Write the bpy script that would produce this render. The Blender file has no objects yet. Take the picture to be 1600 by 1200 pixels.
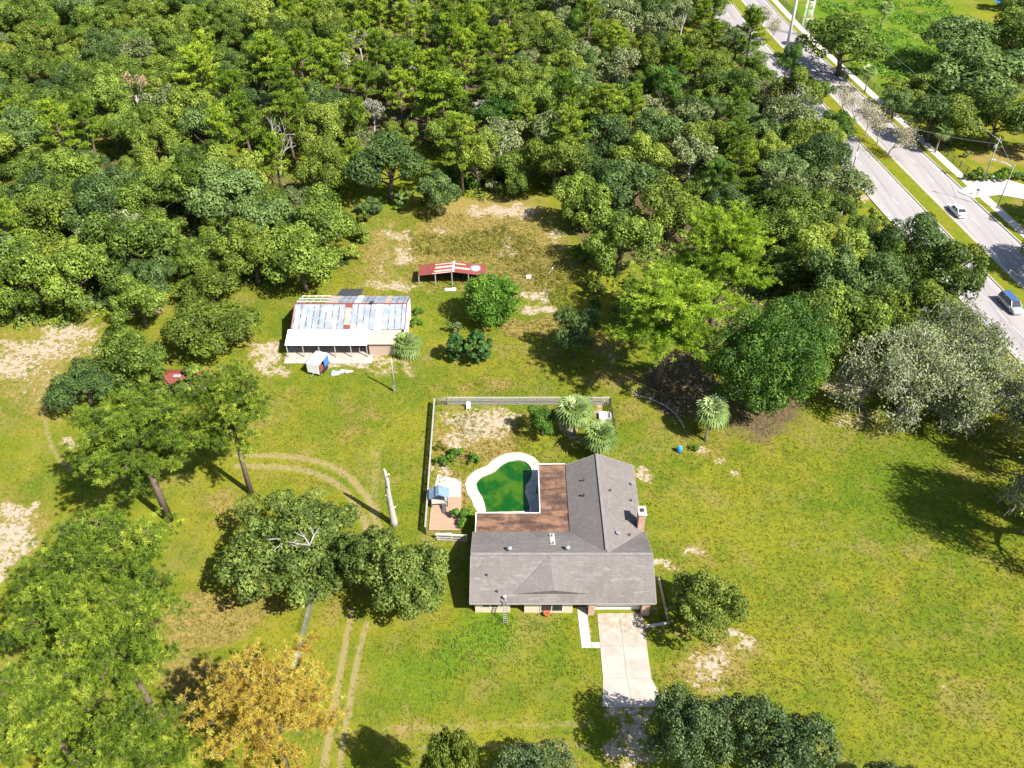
import bpy, math, random
import numpy as np
from mathutils import Vector, Matrix

# ------------------------------------------------------------------ camera, sky, sun
S = bpy.context.scene
COL = S.collection
CAMH, PITCH, FPX = 76.0, math.radians(40.5), 1300.0
cam = bpy.data.cameras.new('camera'); co = bpy.data.objects.new('camera', cam); COL.objects.link(co)
co.location = (0, 0, CAMH); co.rotation_euler = (math.pi/2 - PITCH, 0, 0)
cam.sensor_width = 36; cam.lens = 36*FPX/1600; cam.clip_end = 3000; cam.clip_start = 0.5
S.camera = co
SUN_EL = math.radians(49); SUN_DIR = Vector((0.80, -0.60, 0)).normalized()   # horizontal direction TO the sun
sv = Vector((SUN_DIR.x*math.cos(SUN_EL), SUN_DIR.y*math.cos(SUN_EL), math.sin(SUN_EL)))
sl = bpy.data.lights.new('sun', 'SUN'); sl.energy = 5.0; sl.angle = math.radians(0.5); sl.color = (1, .95, .87)
so = bpy.data.objects.new('sun', sl); COL.objects.link(so); so.rotation_euler = sv.to_track_quat('Z', 'Y').to_euler()
W = bpy.data.worlds.new('World'); S.world = W; W.use_nodes = True
wn = W.node_tree.nodes; wl = W.node_tree.links
sky = wn.new('ShaderNodeTexSky'); sky.sky_type = 'NISHITA'; sky.sun_disc = False
sky.sun_elevation = SUN_EL; sky.sun_rotation = math.atan2(SUN_DIR.x, SUN_DIR.y)
wl.new(sky.outputs[0], wn['Background'].inputs[0]); wn['Background'].inputs[1].default_value = 0.08
S.view_settings.view_transform = 'Standard'; S.view_settings.look = 'None'
S.view_settings.exposure = 1.25; S.view_settings.gamma = 1
S.cycles.max_bounces = 5; S.cycles.diffuse_bounces = 3; S.cycles.transmission_bounces = 3

CT, ST = math.cos(PITCH), math.sin(PITCH)
def P(u, v, z=0.0):                      # point of the place seen at photo pixel (u,v), at height z
    a = (u-800)/FPX; b = (600-v)/FPX
    d = (a, CT+b*ST, -ST+b*CT); t = (CAMH-z)/-d[2]
    return Vector((d[0]*t, d[1]*t, z))
def depth(p): return p.y*CT + (CAMH-p.z)*ST
def proj(x, y, z=0.0):
    dp = y*CT+(CAMH-z)*ST; uz = y*ST-(CAMH-z)*CT
    return 800+FPX*x/dp, 600-FPX*uz/dp
R = random.Random(7); NR = np.random.default_rng(11)

# ------------------------------------------------------------------ node materials
MATS = {}
class NT:
    def __init__(s, name):
        s.m = bpy.data.materials.new(name); s.m.use_nodes = True; s.t = s.m.node_tree
        s.n = s.t.nodes; s.b = s.n['Principled BSDF']; MATS[name] = s.m
        s.tc = s.n.new('ShaderNodeTexCoord')
    def L(s, a, b): s.t.links.new(a, b)
    def put(s, v, sock):
        if hasattr(v, 'is_linked') or hasattr(v, 'links'): s.L(v, sock)
        else: sock.default_value = v
    def noise(s, scale, detail=3, rough=.5, vec=None, dist=0):
        n = s.n.new('ShaderNodeTexNoise'); n.inputs['Scale'].default_value = scale; n.inputs['Detail'].default_value = detail
        n.inputs['Roughness'].default_value = rough; n.inputs['Distortion'].default_value = dist
        s.L(vec if vec is not None else s.tc.outputs['Object'], n.inputs['Vector']); return n.outputs['Fac']
    def mapping(s, scale=(1,1,1), rot=(0,0,0)):
        n = s.n.new('ShaderNodeMapping'); n.inputs['Scale'].default_value = scale; n.inputs['Rotation'].default_value = rot
        s.L(s.tc.outputs['Object'], n.inputs['Vector']); return n.outputs[0]
    def mix(s, f, a, b, mode='MIX'):
        n = s.n.new('ShaderNodeMix'); n.data_type = 'RGBA'; n.blend_type = mode
        s.put(f, n.inputs[0]); 
        for v, k in ((a, 6), (b, 7)):
            if isinstance(v, tuple): v = (*v, 1) if len(v) == 3 else v
            s.put(v, n.inputs[k])
        return n.outputs[2]
    def math(s, op, a, b=0.0, c=None, clamp=False):
        n = s.n.new('ShaderNodeMath'); n.operation = op; n.use_clamp = clamp
        s.put(a, n.inputs[0]); s.put(b, n.inputs[1])
        if c is not None: s.put(c, n.inputs[2])
        return n.outputs[0]
    def step(s, v, lo, hi):
        n = s.n.new('ShaderNodeMapRange'); n.interpolation_type = 'SMOOTHSTEP'
        s.put(v, n.inputs[0]); n.inputs[1].default_value = lo; n.inputs[2].default_value = hi; return n.outputs[0]
    def attr(s, name):
        n = s.n.new('ShaderNodeAttribute'); n.attribute_name = name; return n
    def bump(s, h, strength=.4, dist=.1):
        n = s.n.new('ShaderNodeBump'); n.inputs['Strength'].default_value = strength; n.inputs['Distance'].default_value = dist
        s.L(h, n.inputs['Height']); s.L(n.outputs[0], s.b.inputs['Normal'])
    def done(s, col, rough=.9, spec=.2, metal=0):
        if isinstance(col, tuple): col = (*col, 1)
        s.put(col, s.b.inputs['Base Color']); s.put(rough, s.b.inputs['Roughness'])
        s.b.inputs['Specular IOR Level'].default_value = spec; s.b.inputs['Metallic'].default_value = metal
        return s.m
def mat(name, c1, c2=None, scale=3, rough=.8, spec=.3, metal=0, contrast=.25, bump=0, stretch=(1,1,1)):
    if name in MATS: return MATS[name]
    n = NT(name); c2 = c2 or tuple(x*.7 for x in c1)
    v = n.mapping(stretch)
    a = n.noise(scale, 5, .6, v); f = n.step(a, .5-contrast, .5+contrast)
    if bump: n.bump(n.noise(scale*4, 4, .6, v), bump, .03)
    return n.done(n.mix(f, c1, c2), rough, spec, metal)

def leafmat(name, dark, mid, light, trans=.3, rough=.55, hv=.26):
    n = NT(name); t = n.attr('tint').outputs['Fac']
    oi = n.n.new('ShaderNodeObjectInfo')
    f = n.math('ADD', t, n.math('MULTIPLY', n.math('SUBTRACT', oi.outputs['Random'], .5), hv*2), clamp=True)
    c = n.mix(n.step(f, 0, .5), dark, mid); c = n.mix(n.step(f, .5, 1.), c, light)
    n.done(c, rough, .25)
    tr = n.n.new('ShaderNodeBsdfTranslucent'); 
    n.L(n.mix(1.0, c, (1.0, 1.0, .5), 'MULTIPLY'), tr.inputs[0])
    mx = n.n.new('ShaderNodeMixShader'); mx.inputs[0].default_value = trans
    n.L(n.b.outputs[0], mx.inputs[1]); n.L(tr.outputs[0], mx.inputs[2]); n.L(mx.outputs[0], n.n['Material Output'].inputs[0])
    return n.m

# foliage colours
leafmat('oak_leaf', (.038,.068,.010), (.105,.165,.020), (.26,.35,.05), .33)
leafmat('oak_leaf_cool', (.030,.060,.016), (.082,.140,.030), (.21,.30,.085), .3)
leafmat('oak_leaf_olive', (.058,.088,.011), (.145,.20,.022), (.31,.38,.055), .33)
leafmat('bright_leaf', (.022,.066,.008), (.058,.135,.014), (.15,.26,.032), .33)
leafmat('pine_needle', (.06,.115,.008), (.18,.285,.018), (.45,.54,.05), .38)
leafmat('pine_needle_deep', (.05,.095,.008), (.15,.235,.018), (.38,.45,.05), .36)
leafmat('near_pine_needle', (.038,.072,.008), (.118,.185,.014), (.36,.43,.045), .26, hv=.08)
leafmat('bright_pine_needle', (.07,.13,.008), (.20,.32,.018), (.48,.60,.05), .36, hv=.03)  # vivid green needles of the bright pair, their own colour
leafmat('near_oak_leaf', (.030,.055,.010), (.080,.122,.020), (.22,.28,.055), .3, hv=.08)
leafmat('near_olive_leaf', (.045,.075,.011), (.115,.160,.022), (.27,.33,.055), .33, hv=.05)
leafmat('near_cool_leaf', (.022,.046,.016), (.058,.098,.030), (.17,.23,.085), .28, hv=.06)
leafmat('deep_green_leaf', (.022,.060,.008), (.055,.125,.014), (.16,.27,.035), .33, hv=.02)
leafmat('pine_needle_yellow', (.28,.17,.03), (.50,.37,.06), (.56,.54,.11), .42, hv=0)
leafmat('moss_leaf', (.07,.10,.028), (.155,.20,.07), (.34,.38,.18), .3)
leafmat('grey_moss', (.19,.185,.14), (.31,.31,.245), (.43,.42,.35), .2)
leafmat('palm_leaf', (.08,.13,.03), (.17,.25,.065), (.45,.52,.26), .3)
leafmat('dead_frond', (.20,.15,.05), (.30,.22,.08), (.40,.32,.14), .2)
leafmat('cedar_leaf', (.012,.04,.010), (.035,.095,.018), (.09,.19,.04), .2)
leafmat('wispy_leaf', (.30,.28,.16), (.42,.38,.25), (.52,.47,.33), .3)
leafmat('brown_leaf', (.20,.13,.08), (.36,.25,.15), (.46,.34,.23), .2)
leafmat('shrub_leaf', (.03,.085,.008), (.085,.19,.014), (.19,.32,.03), .3)
leafmat('weed_leaf', (.10,.12,.015), (.19,.19,.025), (.30,.27,.06), .35)
mat('bark', (.16,.13,.10), (.08,.062,.048), 4, .95, .1, bump=.6, stretch=(3,3,.6))
mat('pine_bark', (.22,.16,.125), (.10,.075,.06), 5, .95, .1, bump=.6, stretch=(3,3,.7))
mat('pale_bark', (.48,.45,.41), (.24,.22,.20), 5, .9, .1, bump=.5, stretch=(3,3,.5))
mat('palm_bark', (.36,.31,.25), (.20,.17,.13), 6, .95, .1, bump=.6, stretch=(1,1,5))
mat('branch_grey', (.34,.32,.29), (.18,.17,.15), 5, .9, .1)
mat('concrete', (.40,.35,.31), (.31,.27,.235), .8, .9, .2, contrast=.2)
mat('white_paint', (.80,.79,.76), (.70,.68,.65), 2, .5, .4, contrast=.3)
mat('cream_paint', (.60,.49,.36), (.52,.43,.32), 2, .7, .3)
mat('weathered_wood', (.42,.40,.37), (.24,.225,.205), 3, .85, .2, stretch=(1,6,6))
mat('dark_wood', (.09,.075,.06), (.05,.04,.032), 3, .85, .2)
mat('galvanised', (.45,.47,.49), (.34,.36,.38), 2, .45, .5, metal=.6)
mat('pole_wood', (.36,.33,.29), (.22,.20,.175), 3, .85, .2, stretch=(3,3,.5))
mat('dark_metal', (.03,.03,.032), (.05,.05,.052), 3, .5, .4)
mat('rubber', (.02,.02,.02), (.03,.03,.03), 5, .8, .2)
mat('chrome', (.6,.61,.62), (.5,.5,.5), 5, .3, .5, metal=.9)
mat('glass_dark', (.015,.02,.025), (.03,.035,.04), 2, .08, .6)
mat('car_white', (.78,.79,.80), (.74,.75,.76), 1, .22, .5)
mat('car_roof_reflection', (.07,.15,.30), (.06,.13,.26), 1, .2, .5, metal=.3)  # blue reflection on the carrier's silver roof, put into the roof colour
mat('car_silver', (.42,.45,.48), (.38,.41,.44), 1, .25, .5, metal=.35)
mat('lamp_red', (.45,.02,.015), (.4,.02,.01), 5, .3, .5)
mat('lamp_clear', (.75,.76,.78), (.6,.6,.62), 5, .15, .6)
mat('blue_plastic', (.02,.24,.55), (.02,.20,.46), 4, .4, .4)
mat('orange_plastic', (.65,.10,.02), (.5,.08,.02), 4, .5, .4)
mat('red_paint', (.42,.03,.02), (.34,.025,.02), 4, .5, .4)
mat('brick_pale', (.50,.33,.25), (.36,.24,.18), 3, .9, .1, bump=.4)
mat('tan_panel', (.46,.34,.27), (.38,.28,.22), 1.5, .8, .2, stretch=(4,1,1))
mat('blue_panel', (.05,.17,.42), (.04,.14,.36), 2, .6, .3)
mat('tarp_grey', (.32,.34,.36), (.2,.22,.24), 2, .7, .3)
mat('black_cloth', (.02,.02,.025), (.03,.03,.035), 6, .8, .2)
mat('skin', (.45,.28,.20), (.40,.25,.18), 6, .6, .3)
mat('soffit', (.34,.32,.30), (.28,.265,.25), 2, .8, .2)
mat('dark_void', (.012,.012,.012), (.02,.02,.02), 2, .9, .1)

def tiled(name, base, alt, w, h, line, axis='xy', rough=.9, streak=None):   # shingle / board courses
    n = NT(name); 
    br = n.n.new('ShaderNodeTexBrick'); br.offset = .5
    br.inputs['Scale'].default_value = 1; br.inputs['Brick Width'].default_value = w; br.inputs['Row Height'].default_value = h
    br.inputs['Mortar Size'].default_value = line; br.inputs['Bias'].default_value = -.2
    br.inputs['Color1'].default_value = (*base, 1); br.inputs['Color2'].default_value = (*alt, 1); br.inputs['Mortar'].default_value = tuple(x*.5 for x in base)+(1,)
    n.L(n.mapping(rot=(0,0,0 if axis == 'xy' else math.pi/2)), br.inputs['Vector'])
    a = n.noise(.35, 5, .65); c = n.mix(n.step(a, .3, .7), br.outputs[0], tuple(x*.72 for x in base), 'MIX')
    b = n.noise(2.5, 4, .7); c = n.mix(n.math('MULTIPLY', n.step(b, .45, .8), .5), c, tuple(min(1, x*1.35) for x in base))
    if streak:
        s2 = n.noise(.9, 4, .7, n.mapping((.5, 2.6, 1) if axis == 'xy' else (2.6, .5, 1)))
        c = n.mix(n.math('MULTIPLY', n.step(s2, .54, .68), .6), c, streak)
        c = n.mix(n.math('MULTIPLY', n.step(n.noise(.22, 5, .7, None, .8), .5, .66), .45), c, tuple(x*.55 for x in base))
    n.bump(b, .25, .03)
    return n.done(c, rough, .1)
tiled('shingle', (.186,.166,.156), (.150,.134,.127), .33, .14, .012, streak=(.24,.215,.205))
tiled('shingle_side', (.186,.166,.156), (.150,.134,.127), .33, .14, .012, 'yx')

# ------------------------------------------------------------------ tagging and mesh building
def tag(o, label=None, cat=None, group=None, kind=None):
    for k, v in (('label', label), ('category', cat), ('group', group), ('kind', kind)):
        if v: o[k] = v
    return o
def thing(name, loc, label, cat, group=None, rz=0):
    o = bpy.data.objects.new(name, None); COL.objects.link(o); o.location = loc; o.rotation_euler = (0,0,rz); o.empty_display_size = .3
    return tag(o, label, cat, group)
def link(name, me, parent=None, loc=None):
    o = bpy.data.objects.new(name, me); COL.objects.link(o)
    if parent: o.parent = parent
    if loc is not None: o.location = loc
    return o
def copy_tree(o, parent=None):
    c = o.copy(); COL.objects.link(c); c.parent = parent
    for ch in o.children: copy_tree(ch, c)
    return c
def npmesh(name, V, F, m, tint=None, smooth=False, normals=None):
    me = bpy.data.meshes.new(name); k = F.shape[1]
    me.vertices.add(len(V)); me.vertices.foreach_set('co', np.ascontiguousarray(V, dtype=np.float32).ravel())
    me.loops.add(F.size); me.loops.foreach_set('vertex_index', np.ascontiguousarray(F, dtype=np.int32).ravel())
    me.polygons.add(len(F)); me.polygons.foreach_set('loop_start', np.arange(0, F.size, k, dtype=np.int32))
    me.update(calc_edges=True)
    if tint is not None:
        a = me.attributes.new('tint', 'FLOAT', 'POINT'); a.data.foreach_set('value', np.ascontiguousarray(tint, dtype=np.float32))
    if smooth: me.polygons.foreach_set('use_smooth', np.ones(len(F), bool))
    me.materials.append(MATS[m]) ; return me
class MB:
    def __init__(s): s.v = []; s.f = []; s.sm = []
    def face(s, pts):
        i = len(s.v); s.v += [tuple(p) for p in pts]; s.f.append(tuple(range(i, i+len(pts)))); s.sm.append(False); return s
    def box(s, x0, x1, y0, y1, z0, z1, M=None):
        i = len(s.v); c = [(x0,y0,z0),(x1,y0,z0),(x1,y1,z0),(x0,y1,z0),(x0,y0,z1),(x1,y0,z1),(x1,y1,z1),(x0,y1,z1)]
        if M: c = [tuple(M @ Vector(p)) for p in c]
        s.v += c; s.f += [tuple(i+k for k in q) for q in ((0,3,2,1),(4,5,6,7),(0,1,5,4),(1,2,6,5),(2,3,7,6),(3,0,4,7))]; s.sm += [False]*6; return s
    def bar(s, a, b, w, h):                # a box-section bar from a to b
        a, b = Vector(a), Vector(b); d = b-a; q = d.to_track_quat('X', 'Z').to_matrix().to_4x4(); q.translation = a
        return s.box(0, d.length, -w/2, w/2, -h/2, h/2, q)
    def slab(s, pts, t):                   # polygon (ccw from above) with thickness t downwards
        n = len(pts); i = len(s.v); s.v += [tuple(p) for p in pts] + [(p[0], p[1], p[2]-t) for p in pts]
        s.f.append(tuple(range(i, i+n))); s.f.append(tuple(range(i+2*n-1, i+n-1, -1))); s.sm += [False]*2
        for k in range(n):
            l = (k+1) % n; s.f.append((i+k, i+n+k, i+n+l, i+l)); s.sm.append(False)
        return s
    def tube(s, pts, rad, n=8, cap=True, smooth=True):
        pts = [Vector(p) for p in pts]; i0 = len(s.v); m = len(pts)
        if not hasattr(rad, '__len__'): rad = [rad]*m
        u = None
        for k, p in enumerate(pts):
            d = (pts[min(k+1, m-1)]-pts[max(k-1, 0)]).normalized()
            if u is None: u = d.orthogonal().normalized()
            u = (u-d*u.dot(d)).normalized(); w = d.cross(u)
            for j in range(n):
                a = 2*math.pi*j/n; s.v.append(tuple(p+(u*math.cos(a)+w*math.sin(a))*rad[k]))
        for k in range(m-1):
            for j in range(n):
                a = i0+k*n+j; b = i0+k*n+(j+1) % n; s.f.append((a, b, b+n, a+n)); s.sm.append(smooth)
        if cap:
            s.f.append(tuple(range(i0+n-1, i0-1, -1))); s.f.append(tuple(range(i0+(m-1)*n, i0+m*n))); s.sm += [False]*2
        return s
    def lathe(s, prof, c=(0,0,0), n=20, M=None):
        i0 = len(s.v)
        for r, z in prof:
            for j in range(n):
                a = 2*math.pi*j/n; q = Vector((c[0]+r*math.cos(a), c[1]+r*math.sin(a), c[2]+z)); s.v.append(tuple(M @ q if M else q))
        for k in range(len(prof)-1):
            for j in range(n):
                a = i0+k*n+j; b = i0+k*n+(j+1) % n; s.f.append((a, b, b+n, a+n)); s.sm.append(True)
        s.f.append(tuple(range(i0+(len(prof)-1)*n, i0+len(prof)*n))); s.sm.append(False); return s
    def mesh(s, name, m, off=None):
        me = bpy.data.meshes.new(name); o = off or (0,0,0)
        me.from_pydata([(x-o[0], y-o[1], z-o[2]) for x, y, z in s.v], [], s.f); me.polygons.foreach_set('use_smooth', s.sm)
        me.materials.append(MATS[m]); me.update(); return me
    def build(s, name, m, parent=None, world=True, root=None):
        # world=True: coordinates are world ones, made local to the parent thing (root)
        off = None
        r = root or parent
        if world and r is not None: off = tuple(r.location)
        if world and r is None:
            xs = [v[0] for v in s.v]; ys = [v[1] for v in s.v]; zs = [v[2] for v in s.v]
            off = ((min(xs)+max(xs))/2, (min(ys)+max(ys))/2, min(zs))
            return link(name, s.mesh(name, m, off), None, off)
        return link(name, s.mesh(name, m, off), parent)

# ------------------------------------------------------------------ ground sheet with soil and grass masks
def seg_dist(X, Y, pts):
    d = np.full(X.shape, 1e9)
    for (ax, ay), (bx, by) in zip(pts, pts[1:]):
        ex, ey = bx-ax, by-ay; t = np.clip(((X-ax)*ex+(Y-ay)*ey)/(ex*ex+ey*ey+1e-9), 0, 1)
        d = np.minimum(d, np.hypot(X-ax-t*ex, Y-ay-t*ey))
    return d
def inpoly(X, Y, pts):
    r = np.zeros(X.shape, bool); n = len(pts)
    for i in range(n):
        x1, y1 = pts[i][:2]; x2, y2 = pts[(i+1) % n][:2]
        if y1 == y2: continue
        r ^= ((y1 > Y) != (y2 > Y)) & (X < (x2-x1)*(Y-y1)/(y2-y1)+x1)
    return r
def GP(l): return [tuple(P(*p)[:2]) for p in l]
def spline(pts, k=8):
    out = []; p = [pts[0]]+list(pts)+[pts[-1]]
    for i in range(1, len(p)-2):
        for j in range(k):
            t = j/k; out.append(tuple(.5*((2*p[i][c])+(-p[i-1][c]+p[i+1][c])*t+(2*p[i-1][c]-5*p[i][c]+4*p[i+1][c]-p[i+2][c])*t*t+(-p[i-1][c]+3*p[i][c]-3*p[i+1][c]+p[i+2][c])*t**3) for c in range(len(p[0]))))
    out.append(tuple(pts[-1])); return out

SAND = [(60,600,70,56,.42),(30,560,60,40,.5),(780,345,100,24,.35),(820,380,50,30,.3),(720,350,90,26,.30),(640,400,60,50,.28),(830,470,50,26,.3),(60,540,110,46,.35),(1100,1030,90,40,.25),(425,570,40,34,.3),(1060,800,70,80,.22),(745,655,85,34,.4),(1020,700,80,50,.2),(600,380,26,60,.35),(745,662,52,24,1),(712,690,26,18,.75),(800,648,28,12,.7),(700,650,20,14,.6),(890,668,22,16,.8),(935,645,12,18,.8),(905,690,25,12,.5),(690,735,25,14,.8),(705,765,16,20,.8),
 (28,800,38,18,1),(22,845,42,32,1),(0,885,30,24,.9),(110,520,50,16,.9),(60,545,70,18,.9),(15,572,50,20,.9),(150,550,22,12,.8),(88,600,14,36,.5),(240,487,16,8,.9),(112,692,12,9,.8),
 (415,555,24,24,1),(432,583,20,12,.8),(560,566,70,6,.9),(640,575,16,18,.6),(600,578,24,8,.5),
 (785,330,58,11,1),(620,368,28,10,.85),(690,360,28,7,.7),(632,400,18,14,.8),(610,446,45,10,.85),(592,420,16,20,.5),(792,388,14,20,.7),(835,464,30,8,.95),(842,482,28,7,.95),(868,368,22,9,.8),(700,330,20,8,.4),
 (1010,742,15,10,.9),(1080,862,26,8,.95),(1042,886,16,7,.8),(1110,1032,46,22,.85),(1155,1000,16,22,.8),(1100,1060,20,16,.7),(1128,722,14,10,.6),(1150,740,14,6,.6),(1093,702,10,6,.7),(1195,1026,8,6,.6),(1045,985,40,14,.35),
 (1340,655,46,22,.55),(1318,606,46,18,.75),(1480,1080,16,36,.42),(1340,310,26,10,.9),(1330,400,30,16,.9),(1415,365,22,10,.85),(1268,348,14,18,.7),(1140,305,20,8,.7),(965,600,30,10,.35),(955,560,14,12,.6),
 (1020,940,14,30,.5),(920,985,14,10,.6),(1122,1085,20,14,.5),(985,1150,36,60,.85),(160,560,30,8,.3),(40,660,70,40,.28),(470,1000,60,30,.2),(350,800,0.1,0.1,0)]
DRY = [(760,340,110,40,.9),(830,410,70,50,.9),(690,400,60,34,.8),(745,690,70,40,.85),(700,760,30,40,.7),(60,580,90,70,.5),(30,820,60,60,.5),(590,400,30,60,.6),(1090,870,60,30,.4),(1110,1040,80,50,.6),(1030,760,40,50,.35),(700,400,150,60,.6),(860,560,90,30,.35),(1010,600,60,30,.4),(420,680,120,40,.25),(320,970,80,50,.9),(400,940,60,40,.6),(520,940,40,40,.5),(300,1060,60,60,.7),(830,400,70,50,.55),(740,375,90,30,.6),(800,430,60,20,.5),(820,512,46,12,1),(860,505,40,16,.7),(940,540,40,20,.7),(960,590,60,20,.6),(760,605,90,12,.55),
 (1000,640,40,30,.45),(430,620,60,20,.35),(560,660,40,40,.45),(350,790,50,30,.55),(470,740,80,20,.3),(40,640,50,30,.5),(250,640,20,20,.3),(620,350,60,30,.4),(1100,690,60,40,.35),(1180,1060,70,30,.3),(1240,960,60,80,.22),(1480,1080,60,60,.3),
 (830,720,50,20,.4),(760,700,60,18,.55),(730,770,14,30,.8),(1560,245,60,12,.8),(1590,235,30,12,.8),(1220,60,40,20,.8),(1310,190,30,20,.7),(700,340,60,16,.5),(1200,690,60,20,.35),(660,1010,80,14,.25),(640,1140,60,14,.4),(800,560,50,20,.15),(560,430,30,20,.4)]
LUSH = [(760,1000,70,22,.9),(720,1035,60,18,.7),(800,975,80,18,.7),(650,1060,60,40,.4),(860,1020,50,30,.3),(1400,60,120,70,1),(1440,120,60,40,1),(1500,90,60,40,1),(1280,20,60,30,1),(1360,110,60,50,1),(770,685,13,5,1),(755,632,12,5,.7),(715,715,20,14,.7),(1260,860,120,60,.2),(1380,780,120,60,.25),(560,545,60,14,.3),(660,480,20,50,.25)]
LITTER = [(240,330,280,95,1),(500,140,700,95,1),(100,440,200,40,.8),(1000,330,120,90,1),(1150,450,150,110,.9),(1150,200,120,120,1),(1300,440,130,60,.9),(1060,600,70,60,.9),(1190,640,80,60,.8),(1400,590,80,40,.6),(1470,150,90,60,.6),(300,560,90,40,.4),(150,960,130,160,.55),(470,860,110,40,.4),(620,900,60,40,.6),(1100,960,40,30,.3),(880,690,40,25,.5),(930,400,40,80,.5)]
TRACKS = [([(370,712),(440,712),(500,722),(545,745),(578,785),(592,830)],.55,.85),([(370,728),(440,730),(500,742),(540,768),(565,805),(575,835)],.55,.8),
 ([(592,735),(600,690),(640,632),(668,575),(682,535)],.25,.45),([(575,720),(590,680),(625,630),(655,575),(668,540),(674,500)],.25,.45),
 ([(550,955),(532,1050),(520,1120),(505,1200),(498,1260)],.35,1.0),([(572,975),(553,1060),(543,1120),(530,1200),(520,1260)],.33,1.0),
 ([(600,1140),(700,1136),(850,1132),(925,1130)],.5,.5),([(640,1172),(760,1166),(850,1164),(920,1166)],.45,.55),
 ([(78,560),(70,640),(82,700),(110,735)],.4,.7),([(97,560),(88,620),(100,690),(125,715)],.35,.5),
 ([(-20,650),(50,600),(110,545),(165,505)],.5,.7),([(-20,600),(50,570),(100,530),(140,500)],.8,.7),([(590,345),(604,380),(612,420),(640,445)],.6,.5),
 ([(400,600),(425,625),(500,640),(570,650)],.6,.3),([(590,700),(585,760),(590,800)],.6,.55)]
BARE = [(1040,560,1),]

# road (metres): the median's right edge is the reference line
MR = spline([(107.5,0),(98.5,30),(91.0,64),(86.6,88),(83.3,110),(78.6,158),(74.9,200),(72.2,228),(70.5,260),(69.6,300),(69.5,350),(70.5,420)], 6)
def offs(pts, d, z):                     # parallel line d metres to the right
    out = []
    for i, p in enumerate(pts):
        a = Vector(pts[max(i-1, 0)]); b = Vector(pts[min(i+1, len(pts)-1)]); t = (b-a).normalized()
        out.append((p[0]+t.y*d, p[1]-t.x*d, z))
    return out
def ribbon(name, d0, d1, z, m, lab=None, i0=0, i1=None):
    a = offs(MR, d0, z)[i0:i1]; b = offs(MR, d1, z)[i0:i1]; mb = MB()
    for k in range(len(a)-1): mb.face([a[k], b[k], b[k+1], a[k+1]])
    return mb
POOL = spline([P(*p) for p in [(743.7,755),(752.5,745.4),(771,737.5),(783,727),(794.9,720.8),(810.6,719.2),(823.7,724.2),(830.8,735),(829.5,748),(822.4,758.5),(820.4,769),(824.5,780.8),(827,790),(827,799.2)]], 5)
POOL = [(p[0], p[1]) for p in POOL] + [tuple(P(*q)[:2]) for q in ((759.4,800.8),(757.3,788),(753.5,777),(746.8,767))]
HOUSE = [(-4.4,50.9),(15,50.9),(15,70.7),(2.9,70.7),(2.9,60)]
NOGRASS = []
def axis(segs):
    out = []
    for a, b, st in segs: out += list(np.arange(a, b, st))
    return np.array(out)
gx = axis([(-1200,-240,60),(-240,-90,6),(-90,-66,2),(-66,80,.38),(80,100,.8),(100,240,4),(240,1201,60)])
gy = axis([(-600,0,40),(0,28,4),(28,128,.38),(128,180,.8),(180,330,3),(330,2401,90)])
GX, GY = np.meshgrid(gx, gy)
dpt = GY*CT+CAMH*ST; dpt = np.where(dpt < 20, 20, dpt)
U = 800+FPX*GX/dpt; V_ = 600-FPX*(GY*ST-CAMH*CT)/dpt; ok = (GY > 15)
def ell(lst):
    m = np.zeros(GX.shape)
    wx = 1.0*np.sin(GX*.9+np.sin(GY*.7)*1.5)+.7*np.sin(GY*1.3+GX*.5)+.45*np.sin(GX*2.3-GY*1.9); wy = 1.0*np.sin(GY*.8+np.sin(GX*.6)*1.7)+.6*np.sin(GX*1.5-GY*.4)+.45*np.sin(GY*2.6+GX*1.7); pm = FPX/dpt; UU = U+wx*pm*.55; VV = V_+wy*pm*.38
    for u, v, a, b, s in lst:
        q = ((UU-u)/a)**2+((VV-v)/b)**2; m = np.maximum(m, s*np.clip(1.12-q*.62, 0, 1)*ok)
    return m
sand = ell(SAND)*.86; dry = ell(DRY); lush = ell(LUSH); litter = ell(LITTER)
far = np.clip((GY-255)/30, 0, 1)*(GX < 60); litter = np.maximum(litter, far)
dirt = np.zeros(GX.shape)
for pts, w, s in TRACKS:
    d = seg_dist(GX, GY, spline(GP(pts), 6)); dirt = np.maximum(dirt, s*np.clip(1.5-d/w, 0, 1))
GZ = np.zeros(GX.shape)
pd = seg_dist(GX, GY, POOL+[POOL[0]]); GZ[inpoly(GX, GY, POOL) | (pd < .42)] = -1.3
Vg = np.stack([GX, GY, GZ], -1).reshape(-1, 3); ny, nx = GX.shape
idx = np.arange(ny*nx).reshape(ny, nx)
Fg = np.stack([idx[:-1,:-1], idx[:-1,1:], idx[1:,1:], idx[1:,:-1]], -1).reshape(-1, 4)

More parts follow.
